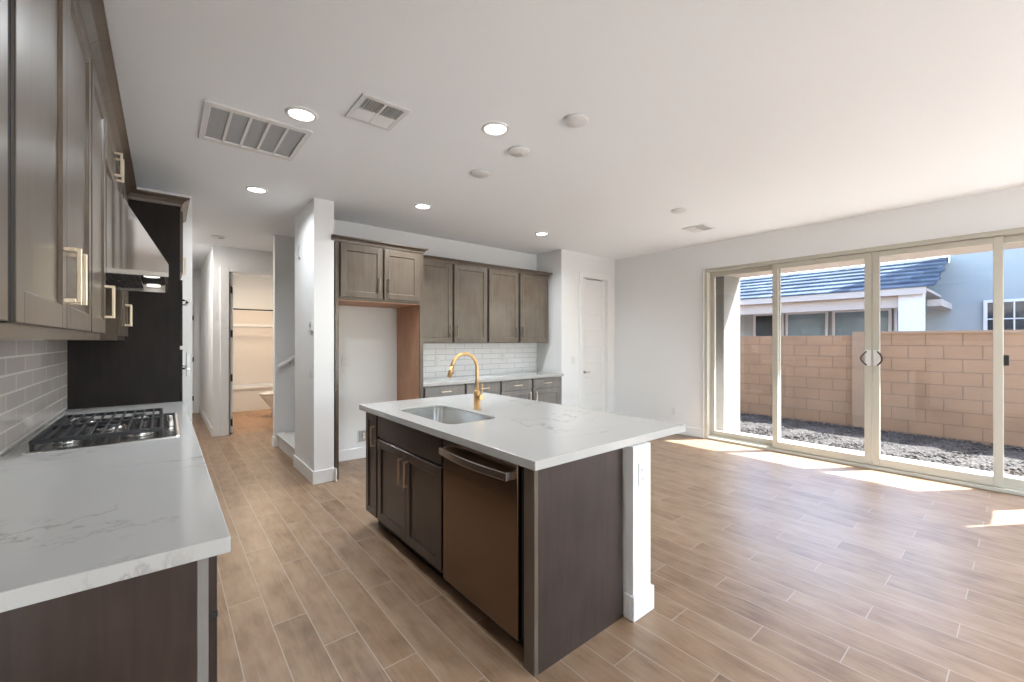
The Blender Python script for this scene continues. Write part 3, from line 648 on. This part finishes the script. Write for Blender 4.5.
for a0, a1, hx in ((1.380, 1.818, 1.775), (1.838, 2.250, 1.88)):
    dr = shaker(BF, a0, a1, 1.852, 2.385, STAINB, fe); pull(BF, hx, 2.0, 0.14, True, dr, DULLG)
gap_shade(BF, 1.820, 1.836, 1.84, 2.40, fe); gap_shade(BF, 1.3675, 1.378, 1.84, 2.40, fe)
crown_mb([(1.290, 4.42, 0, -1), (2.311, 4.42, 1, -1), (2.311, 4.672, 1, 0)], 2.41, 2.462, 0.045).build('crown', STAINB, fe)
# uppers
UF = Fr((0, 4.73, 0), (1, 0, 0), (0, -1, 0))
for name_l, A, B, ds in (('brown wall cabinet with two doors beside the fridge surround', 2.313, 3.446, ((2.325, 2.880, 2.845), (2.908, 3.432, 2.945))),
                         ('brown wall cabinet with two doors nearest the pantry wall', 3.448, 4.622, ((3.468, 3.998, 3.96), (4.036, 4.606, 4.076)))):
    t = thing('wall_cabinet', name_l, 'cabinet', ((A+B)/2, 4.9, 1.372), 'wall cabinets over the back counter')
    MB().box((A, 4.73, 1.372), (B, 5.046, 2.41)).build('body', STAINB, t)
    g0 = [d[0] for d in ds] ; g1 = [d[1] for d in ds]; gap_shade(UF, g1[0]+0.002, g0[1]-0.002, 1.375, 2.40, t); gap_shade(UF, A+0.001, g0[0]-0.001, 1.375, 2.40, t)
    for a0, a1, hx in ds:
        dr = shaker(UF, a0, a1, 1.385, 2.395, STAINB, t); pull(UF, hx, 1.53, 0.14, True, dr, DULLG)
    pts = [(A, 4.73, 0, -1), (B, 4.73, 0, -1)] if A < 3 else [(A, 4.73, 0, -1), (B, 4.73, 1, -1), (B, 5.046, 1, 0)]
    crown_mb(pts, 2.405, 2.457, 0.05).build('crown', STAINB, t)
# base run
QF = Fr((0, 4.46, 0), (1, 0, 0), (0, -1, 0))
for name_l, A, B, ds in (('grey-brown base cabinet beside the fridge surround with two drawers', 2.313, 3.462, ((2.345, 2.890, 1), (2.924, 3.448, -1))),
                         ('grey-brown base cabinet against the pantry wall with two drawers', 3.464, 4.640, ((3.482, 4.018, 1), (4.054, 4.586, -1)))):
    t = thing('base_cabinet', name_l, 'cabinet', ((A+B)/2, 4.75, 0), 'base cabinets under the back counter')
    MB().box((A, 4.46, 0.10), (B, 5.055, 0.868)).build('body', STAINGREY, t)
    MB().box((A, 4.52, 0), (B, 4.54, 0.10)).build('toe_kick', DARKPAN, t)
    gap_shade(QF, ds[0][1]+0.002, ds[1][0]-0.002, 0.105, 0.866, t); gap_shade(QF, A+0.001, ds[0][0]-0.001, 0.105, 0.866, t)
    for a0, a1, s_ in ds:
        dr = slab(QF, a0, a1, 0.728, 0.855, STAINGREY, t); pull(QF, (a0+a1)/2, 0.792, 0.14, False, dr, PALEG)
        dr = shaker(QF, a0, a1, 0.112, 0.705, STAINGREY, t); pull(QF, a1-0.04 if s_ > 0 else a0+0.04, 0.61, 0.14, True, dr, PALEG)
tag(MB().box((2.313, 4.430, 0.870), (4.655, 5.046, 0.910)).build('back_countertop', STONE, None, 0.003, 2), 'white quartz counter along the back wall under the tile', 'countertop')
struct(MB().box((2.313, 5.048, 0.911), (4.678, 5.0595, 1.372)).build('wall_backsplash_back', SPLASHB), 'white long subway tile backsplash behind the back counter', 'backsplash')

# ------------------------------------------------------------------ left run
struct(MB().box((XL, 1.30, 0.911), (XL+0.011, 4.355, 1.405)).build('wall_backsplash_left', SPLASHL), 'grey long subway tile backsplash beside the cooktop', 'backsplash')
chole = [(-0.455, 2.78), (0.045, 2.78), (0.045, 3.62), (-0.455, 3.62)]
tag(slab_hole([(XL+0.012, 1.268), (0.130, 1.268), (0.130, 4.355), (XL+0.012, 4.355)], chole, 0.870, 0.910, 'left_countertop', STONE), 'white veined quartz counter holding the gas cooktop', 'countertop')
LF = Fr((0.087, 0, 0), (0, 1, 0), (1, 0, 0))
def lbase(label, A, B, layout, pulls=True):
    t = thing('base_cabinet', label, 'cabinet', (-0.2, (A+B)/2, 0))
    m = MB(); hz = 0.868 if B < 2.7 or A > 3.65 else 0.80
    m.box((XL+0.002, A, 0.10), (0.085, B, hz)).build('body', STAIN, t); MB().box((0.01, A, 0), (0.03, B, 0.10)).build('toe_kick', DARKPAN, t)
    for k, (z0, z1, kind) in enumerate(layout):
        if kind == 'drawer':
            dr = slab(LF, A+0.012, B-0.012, z0, z1, STAIN, t)
            if pulls: pull(LF, (A+B)/2, (z0+z1)/2, 0.15, False, dr)
        else:
            h = (A+B)/2
            for a0, a1, hx in ((A+0.012, h-0.002, h-0.04), (h+0.002, B-0.012, h+0.04)):
                dr = shaker(LF, a0, a1, z0, z1, STAIN, t)
                if pulls: pull(LF, hx, z1-0.12, 0.15, True, dr)
lbase('dark brown base cabinet under the left counter, nearest the viewer', 1.325, 2.02, ((0.70, 0.855, 'drawer'), (0.112, 0.68, 'door')), False)
tag(MB().box((0.0875, 1.338, 0.682), (0.108, 1.372, 0.698)).build('drawer_bumper', BLACKPL), 'small black bumper between drawer and door at the near end of the left cabinets', 'bumper')
lbase('dark brown base cabinet under the left counter between end cabinet and cooktop', 2.022, 2.718, ((0.70, 0.855, 'drawer'), (0.42, 0.68, 'drawer'), (0.112, 0.40, 'drawer')))
lbase('dark brown base cabinet beneath the gas cooktop', 2.72, 3.64, ((0.70, 0.79, 'drawer'), (0.42, 0.68, 'drawer'), (0.112, 0.40, 'drawer')))
lbase('dark brown base cabinet between cooktop and oven tower', 3.642, 4.352, ((0.70, 0.855, 'drawer'), (0.112, 0.68, 'door')))
lp = thing('counter_end_panel', 'flat dark panel closing the near end of the left counter', 'panel', (-0.2, 1.3, 0))
MB().box((XL+0.002, 1.300, 0), (0.063, 1.323, 0.868)).build('side_panel', STAIN, lp)
MB().box((0.0632, 1.298, 0), (0.086, 1.323, 0.868)).build('edge_strip', STAINGREY, lp, 0.001, 1)
# cooktop
ct = thing('gas_cooktop', 'stainless gas cooktop with black cast-iron grates in the left counter', 'cooktop', (-0.2, 3.2, 0.86))
CY0, CY1, CX0, CX1 = 2.745, 3.655, -0.478, 0.067
m = MB(); m.rings([rrect(CX0, CX1, CY0, CY1, 0.015, 0.9105), rrect(CX0, CX1, CY0, CY1, 0.015, 0.914), rrect(CX0+0.012, CX1-0.012, CY0+0.012, CY1-0.012, 0.012, 0.918),
   rrect(CX0+0.03, CX1-0.03, CY0+0.03, CY1-0.03, 0.01, 0.915)], (False, True)); m.box((-0.45, 2.785, 0.83), (0.04, 3.615, 0.9104)); m.build('top_tray', STEEL, ct)
burn = [(-0.36, 2.90, 0.036), (-0.10, 2.90, 0.045), (-0.23, 3.20, 0.055), (-0.36, 3.50, 0.045), (-0.12, 3.50, 0.036)]
for bx_, by_, r in burn:
    o = MB().lathe([(r*1.25, 0.916), (r*1.3, 0.924), (r*1.05, 0.934), (r*0.9, 0.934)], (bx_, by_, 0), 2, 24).build('burner', STEEL, ct)
    MB().lathe([(r*0.9, 0.934), (r*0.92, 0.942), (r*0.7, 0.946)], (bx_, by_, 0), 2, 24).build('burner_cap', IRON, o)
def grate(y0, y1, x0=-0.46, x1=-0.005, n=10):
    m = MB(); z0, z1 = 0.946, 0.960; t = 0.012
    m.box((x0, y0, z0-0.004), (x1, y0+t, z1)).box((x0, y1-t, z0-0.004), (x1, y1, z1)).box((x0, y0+t, z0-0.012), (x0+0.02, y1-t, z1)).box((x1-t, y0+t, z0-0.004), (x1, y1-t, z1))
    for k in range(1, n):
        x = x0 + (x1-x0)*k/n; m.box((x-0.0045, y0+t, z0), (x+0.0045, y1-t, z1))
    for x in (x0+0.01, x1-0.01):
        for y in (y0+0.01, y1-0.01): m.box((x-0.008, y-0.008, 0.916), (x+0.008, y+0.008, z0))
    m.build('grate', IRON, ct, 0.002, 1)
grate(2.785, 3.198); grate(3.202, 3.615)
for k in range(5):
    y = 3.10 + 0.05*k; MB().lathe([(0.019, 0.916), (0.020, 0.919), (0.016, 0.922), (0.015, 0.948), (0.013, 0.950)], (0.025, y, 0), 2, 20).build('knob', STEEL, ct)
# range hood
rh = thing('range_hood', 'stainless steel range hood with slanted front over the cooktop', 'range hood', (-0.25, 3.2, 1.72))
HY0, HY1 = 2.745, 3.655
m = MB(); m.prism([(-0.541, 1.745), (0.018, 1.745), (0.018, 1.785), (-0.228, 2.225), (-0.541, 2.225)], 1, HY0, HY1); m.build('canopy', HOODST, rh)
m = MB(); m.box((-0.541, HY0, 1.722), (0.018, HY0+0.012, 1.7448)).box((-0.541, HY1-0.012, 1.722), (0.018, HY1, 1.7448)).box((0.006, HY0+0.012, 1.722), (0.018, HY1-0.012, 1.7448)).box((-0.541, HY0+0.012, 1.722), (-0.529, HY1-0.012, 1.7448)); m.build('lip', STEEL, rh)
for y0 in (HY0+0.06, 3.22):
    m = MB(); m.box((-0.50, y0, 1.738), (-0.10, y0+0.39, 1.7448))
    for k in range(16): xx = -0.49 + 0.024*k; m.box((xx, y0+0.01, 1.733), (xx+0.012, y0+0.38, 1.738))
    m.build('baffle_filter', BLACKPL, rh)
for y in (2.95, 3.45):
    MB().lathe([(0.032, 1.7448), (0.034, 1.739), (0.026, 1.737)], (-0.05, y, 0), 2, 24).build('hood_lamp', DIMLENS, rh)
# wall cabinets left
GF = Fr((-0.23, 0, 0), (0, 1, 0), (1, 0, 0))
def lupper(label, A, B, z0, z1, doors, mat=STAINB, group='wall cabinets above the left counter', hl=0.15):
    t = thing('wall_cabinet', label, 'cabinet', (-0.4, (A+B)/2, z0), group)
    MB().box((XL+0.002, A, z0), (-0.23, B, z1)).build('body', mat, t)
    for a0, a1, hx in doors:
        dr = shaker(GF, a0, a1, z0+0.03, z1-0.03, mat, t, rail=0.062 if z1-z0 > 0.5 else 0.045)
        if hx is not None: pull(GF, hx, z0+0.03+0.07+hl/2 if z1-z0 > 0.5 else (z0+z1)/2, hl, True, dr, PALEG, proj=0.036)
    gap_shade(GF, A+0.001, doors[0][0]-0.001, z0+0.028, z1-0.01, t); gap_shade(GF, doors[-1][1]+0.001, B-0.001, z0+0.028, z1-0.01, t)
    crown_mb([(-0.23, A, 1, 0), (-0.23, B, 1, 0)], z1-0.005, z1+0.065, 0.07).build('crown', mat, t)
lupper('brown wall cabinet at the very left edge, cut by the frame', 0.30, 1.150, 1.405, 2.50, ((0.315, 0.72, None), (0.724, 1.127, None)))
lupper('brown two-door wall cabinet above the left counter with paired pale handles', 1.152, 2.235, 1.405, 2.50, ((1.180, 1.705, 1.655), (1.709, 2.222, 1.758)))
lupper('brown single-door wall cabinet just before the range hood', 2.237, 2.743, 1.405, 2.50, ((2.250, 2.725, 2.675),))
lupper('short brown wall cabinet above the range hood', 2.745, 3.655, 2.228, 2.50, ((2.757, 3.196, 3.15), (3.204, 3.643, 3.25)), hl=0.13)
lupper('brown wall cabinet between range hood and oven tower', 3.657, 4.352, 1.405, 2.50, ((3.67, 4.00, 3.96), (4.006, 4.34, 4.05)))
MB().box((-0.2299, 1.129, 1.433), (-0.212, 1.1495, 2.47)).build('gap_shade_strip', GAP, bpy.data.objects['wall_cabinet.002'])  # black box standing in for the dark of the gap beside the door
MB().box((-0.2299, 1.154, 1.433), (-0.212, 1.1785, 2.47)).build('gap_shade_strip', GAP, bpy.data.objects['wall_cabinet.003'])  # other half of the gap, its shade likewise put in as black
# oven tower
ot = thing('oven_tower_cabinet', 'tall dark brown oven tower cabinet at the far end of the left counter', 'cabinet', (-0.2, 4.74, 0))
MB().box((XL+0.002, 4.358, 0), (0.100, 4.380, 2.49)).build('side_panel', DARKPAN, ot)
MB().box((XL+0.002, 4.381, 0.10), (0.098, 5.128, 2.49)).build('body', STAINB, ot)
TF = Fr((0.100, 0, 0), (0, 1, 0), (1, 0, 0))
for a0, a1, hx in ((4.39, 4.742, 4.70), (4.748, 5.10, 4.79)):
    dr = shaker(TF, a0, a1, 1.96, 2.46, STAINB, ot); pull(TF, hx, 2.06, 0.14, True, dr, PALEG)
dr = slab(TF, 4.39, 5.10, 0.112, 0.42, STAINB, ot); pull(TF, 4.745, 0.30, 0.15, False, dr, PALEG)
crown_mb([(XL+0.005, 4.358, 0, -1), (0.100, 4.358, 1, -1), (0.100, 5.128, 1, 0)], 2.485, 2.555, 0.062).build('crown', STAINB, ot)
for label, z0, z1, nm in (('black glass microwave oven, upper one in the oven tower', 1.36, 1.90, 'microwave_oven'), ('black glass wall oven, lower one in the oven tower', 0.50, 1.33, 'wall_oven')):
    t = thing(nm, label, 'oven', (0.1, 4.745, z0))
    MB().box((0.100, 4.40, z0), (0.118, 5.09, z1)).build('door', BLACKGL, t, 0.003, 1)
    MB().cyl((0.158, 4.45, z1-0.16), (0.158, 5.04, z1-0.16), 0.011).cyl((0.118, 4.48, z1-0.16), (0.158, 4.48, z1-0.16), 0.008).cyl((0.118, 5.01, z1-0.16), (0.158, 5.01, z1-0.16), 0.008).build('handle', STEEL, t)
tag(MB().box((0.146, 4.46, 1.10), (0.1475, 4.60, 1.30)).box((0.1475, 4.462, 1.11), (0.170, 4.463, 1.29)).build('paper_tag', PAPER), 'white paper tag hanging on the wall oven handle', 'tag')

# ------------------------------------------------------------------ ceiling fixtures
lamps = [(0.655, 2.84, 'white recessed ceiling light above the aisle, right of the big grille'), (0.662, 4.516, 'white recessed ceiling light nearest the hallway'),
         (2.075, 3.975, 'white recessed ceiling light above the fridge alcove'), (3.80, 4.01, 'white recessed ceiling light nearest the pantry corner'),
         (1.687, 2.221, 'white recessed ceiling light above the island'), 
         (3.6, -1.4, 'added fill light recessed in the living area ceiling, out of view'), (1.7, -1.4, 'added fill light recessed in the ceiling behind the kitchen, out of view'),  # this row and the next: unseen lamps added to lift room brightness
         (5.0, -0.9, 'added fill light recessed in the living area by the sliding door, out of view'), (2.6, -0.5, 'added fill light recessed in the middle of the living area, out of view')]
for x, y, lb in lamps:
    t = thing('recessed_light', lb, 'ceiling light', (x, y, CZ-0.02), 'recessed ceiling lights')
    MB().lathe([(0.092, CZ-0.001), (0.092, CZ-0.006), (0.076, CZ-0.012), (0.070, CZ-0.004)], (x, y, 0), 2, 40, (False, False)).build('trim_ring', WHITEPL, t)
    MB().lathe([(0.070, CZ-0.001), (0.070, CZ-0.005), (0.05, CZ-0.007)], (x, y, 0), 2, 32).build('lens', LENS, t)
    ld = bpy.data.lights.new('recessed_lamp', 'AREA'); ld.shape = 'DISK'; ld.size = 0.12; ld.energy = LAMP_W * (0.55 if y > 4.2 or (1.6 < x < 1.7 and y > 0) else 1); ld.color = (0.90, 0.955, 1.0); ld.spread = math.radians(150)
    lo = bpy.data.objects.new('recessed_lamp', ld); C.objects.link(lo); lo.parent = t; lo.location = (0, 0, 0.010)
for x, y, lb in ((2.011, 1.808, 'round white ceiling cover plate, nearest of the three in a row'), (2.015, 2.368, 'round white ceiling cover plate, middle of the three in a row'),
                 (2.034, 2.892, 'round white ceiling cover plate, farthest of the three in a row'), (4.25, 2.357, 'round white ceiling cover plate near the small far vent'), (0.56, 6.88, 'small round smoke detector on the hallway ceiling')):
    t = thing('ceiling_cover' if y < 5 else 'smoke_detector', lb, 'ceiling cover' if y < 5 else 'smoke detector', (x, y, CZ-0.02))
    MB().lathe([(0.078, CZ-0.001), (0.078, CZ-0.010), (0.070, CZ-0.018), (0.0, CZ-0.018)], (x, y, 0), 2, 36).build('cover', WHITEPL, t)
    MB().cyl((x+0.03, y, CZ-0.018), (x+0.03, y, CZ-0.021), 0.006 if y < 5 else 0.03).build('screw', WHITEPL if y < 5 else GREYPL, t)
# return grille
rg_ = thing('return_air_grille', 'large white return air grille with five grey filter bays', 'vent', (0.47, 3.31, CZ-0.03))
gx0, gx1, gy0, gy1 = 0.180, 0.765, 3.015, 3.605
m = MB(); zz0, zz1 = CZ-0.014, CZ-0.0005
m.box((gx0, gy0, zz0), (gx1, gy0+0.05, zz1)).box((gx0, gy1-0.05, zz0), (gx1, gy1, zz1)).box((gx0, gy0+0.05, zz0), (gx0+0.035, gy1-0.05, zz1)).box((gx1-0.035, gy0+0.05, zz0), (gx1, gy1-0.05, zz1))
m.build('frame', WHITEPL, rg_, 0.003, 2)
for k in range(1, 5): x = gx0 + 0.035 + (gx1-gx0-0.07)*k/5; MB().box((x-0.008, gy0+0.05, CZ-0.012), (x+0.008, gy1-0.05, CZ-0.002)).build('divider_bar', WHITEPL, rg_)
MB().box((gx0+0.035, gy0+0.05, CZ-0.002), (gx1-0.035, gy1-0.05, CZ-0.0005)).build('filter', FILTER, rg_)
def register(label, x0, x1, y0, y1):
    t = thing('supply_vent', label, 'vent', ((x0+x1)/2, (y0+y1)/2, CZ-0.02)); z1 = CZ-0.0005; z0 = CZ-0.010
    MB().box((x0, y0, z0), (x1, y0+0.03, z1)).box((x0, y1-0.03, z0), (x1, y1, z1)).box((x0, y0+0.03, z0), (x0+0.03, y1-0.03, z1)).box((x1-0.03, y0+0.03, z0), (x1, y1-0.03, z1)).build('frame', WHITEPL, t, 0.002, 1)
    MB().box((x0+0.03, y0+0.03, CZ-0.002), (x1-0.03, y1-0.03, z1)).build('duct', DUCT, t)
    xm = (x0+x1)/2; ym = (y0+y1)/2; m = MB(); m.box((xm-0.006, y0+0.03, CZ-0.012), (xm+0.006, y1-0.03, CZ-0.003)); m.build('divider_bar', WHITEPL, t)
    for sx0, sx1 in ((x0+0.03, xm-0.006), (xm+0.006, x1-0.03)):
        m = MB(); n = 4; w_ = (y1-0.03-ym)/n
        for k in range(n): y = ym + w_*k; m.add([(sx0, y+0.004, CZ-0.003), (sx1, y+0.004, CZ-0.003), (sx1, y+w_*0.72, CZ-0.013), (sx0, y+w_*0.72, CZ-0.013)], [(0, 1, 2, 3)])
        n = 7; w2 = (sx1-sx0)/n
        for k in range(n): x = sx0 + w2*k; m.add([(x+0.003, y0+0.03, CZ-0.003), (x+0.003, ym-0.004, CZ-0.003), (x+w2*0.55, ym-0.004, CZ-0.013), (x+w2*0.55, y0+0.03, CZ-0.013)], [(0, 1, 2, 3)])
        m.box((sx0, ym-0.004, CZ-0.012), (sx1, ym+0.004, CZ-0.003)); m.build('louvre', WHITEPL, t)
register('white louvred supply vent above the island aisle', 0.865, 1.155, 2.370, 2.685)
register('small white louvred supply vent near the sliding door', 4.97, 5.27, 2.44, 2.72)

# ------------------------------------------------------------------ stairs
st = thing('staircase', 'grey carpeted stairs rising to the right behind the white column', 'stairs', (1.6, 5.75, 0))
m = MB(); x = 1.17
for k in range(8):
    z1 = 0.185*(k+1)
    m.prism([(x+0.27*k-0.025, z1-0.03), (x+0.27*k-0.025, z1-0.008), (x+0.27*k-0.012, z1), (x+0.27*(k+1), z1), (x+0.27*(k+1), 0), (x+0.27*k, 0), (x+0.27*k, z1-0.035)], 1, 5.202, 6.284)
m.build('steps', CARPET, st)
hr = thing('handrail', 'white stair handrail rising along the stairwell wall', 'handrail', (1.5, 6.24, 1.0))
MB().tube([(1.16, 6.235, 1.06), (1.22, 6.235, 1.10), (3.4, 6.235, 2.6)], 0.022, 14).build('rail', TRIM, hr)
for x_ in (1.3, 2.2): z_ = 1.10 + (x_-1.22)*1.5/2.18; MB().tube([(x_, 6.30, z_-0.06), (x_, 6.25, z_-0.055), (x_, 6.236, z_-0.01)], 0.006, 8).build('bracket', STEEL, hr)

# ------------------------------------------------------------------ bathroom
tb = thing('bathtub', 'white alcove bathtub seen through the bathroom doorway', 'bathtub', (1.6, 10.2, 0))
tub = slab_hole([(0.662, 9.86), (2.498, 9.86), (2.498, 10.60), (0.662, 10.60)], rrect(0.76, 2.4, 9.95, 10.52, 0.14, 0), 0.44, 0.48, 'rim', PORC); tub.parent = tb; tub.location -= tb.location
MB().box((0.662, 9.88, 0), (2.498, 9.90, 0.44)).box((0.70, 9.87, 0.0), (2.46, 9.88, 0.05)).build('apron', PORC, tb)
MB().rings([rrect(0.76, 2.4, 9.95, 10.52, 0.14, 0.44), rrect(0.82, 2.34, 10.0, 10.48, 0.14, 0.15), rrect(0.9, 2.25, 10.06, 10.42, 0.1, 0.10)], (False, True)).build('basin', PORC, tb)
ts = thing('tub_surround', 'beige shower wall panel with a ledge above the bathtub', 'shower surround', (1.6, 10.65, 0.48))
MB().box((0.662, 10.602, 0.482), (2.498, 10.698, 1.74)).build('wall_panel', SURR, ts); MB().box((0.662, 10.57, 1.70), (2.498, 10.60, 1.76)).build('ledge', PORC, ts, 0.01, 2)
MB().box((0.662, 10.602, 1.741), (2.498, 10.698, 2.05)).build('upper_panel', SURR, ts)
cr_ = thing('shower_rod', 'dark shower curtain rod above the bathtub', 'curtain rod', (1.6, 9.9, 2.0)); MB().cyl((0.668, 9.9, 2.03), (2.492, 9.9, 2.03), 0.013).build('rod', CHROME, cr_)
for x_ in (0.662, 2.486): MB().cyl((x_, 9.9, 2.03), (x_+0.012, 9.9, 2.03), 0.03).build('flange', CHROME, cr_)
to = thing('toilet', 'white toilet partly hidden by the stair wall in the bathroom', 'toilet', (1.8, 8.95, 0))
def oval(cx_, cy_, rx, ry, z, n=28): return [(cx_ + rx*math.cos(2*PI*i/n), cy_ + ry*math.sin(2*PI*i/n), z) for i in range(n)]
MB().rings([oval(1.74, 8.95, 0.20, 0.11, 0.0), oval(1.74, 8.95, 0.18, 0.10, 0.12), oval(1.68, 8.95, 0.22, 0.14, 0.26), oval(1.64, 8.95, 0.27, 0.185, 0.38), oval(1.64, 8.95, 0.275, 0.19, 0.40)]).build('bowl', PORC, to)
MB().rings([oval(1.64, 8.95, 0.285, 0.195, 0.402), oval(1.64, 8.95, 0.29, 0.20, 0.43), oval(1.64, 8.95, 0.26, 0.18, 0.445)]).build('seat_lid', PORC, to)
MB().box((1.90, 8.74, 0.40), (2.12, 9.16, 0.76)).box((1.89, 8.73, 0.76), (2.13, 9.17, 0.79)).build('tank', PORC, to, 0.015, 3)
bl = thing('bathroom_ceiling_light', 'round warm ceiling light inside the bathroom', 'ceiling light', (1.35, 9.0, CZ-0.05))
MB().lathe([(0.13, CZ-0.001), (0.13, CZ-0.03), (0.09, CZ-0.045)], (1.35, 9.0, 0), 2, 32).build('lens', LENS, bl)
ld = bpy.data.lights.new('bathroom_lamp', 'AREA'); ld.shape = 'DISK'; ld.size = 0.2; ld.energy = 20; ld.color = (1.0, 0.80, 0.60)
lo = bpy.data.objects.new('bathroom_lamp', ld); C.objects.link(lo); lo.parent = bl; lo.location = (0, 0, -0.003)
hl_ = thing('hallway_ceiling_light', 'flat round ceiling light deeper in the hallway', 'ceiling light', (-0.1, 7.3, CZ-0.05))
MB().lathe([(0.09, CZ-0.001), (0.09, CZ-0.01), (0.06, CZ-0.012)], (-0.1, 7.3, 0), 2, 32).build('lens', LENS, hl_)
ld = bpy.data.lights.new('hallway_lamp', 'AREA'); ld.shape = 'DISK'; ld.size = 0.12; ld.energy = 17; ld.color = (1.0, 0.95, 0.9)
lo = bpy.data.objects.new('hallway_lamp', ld); C.objects.link(lo); lo.parent = hl_; lo.location = (0, 0, 0.03)
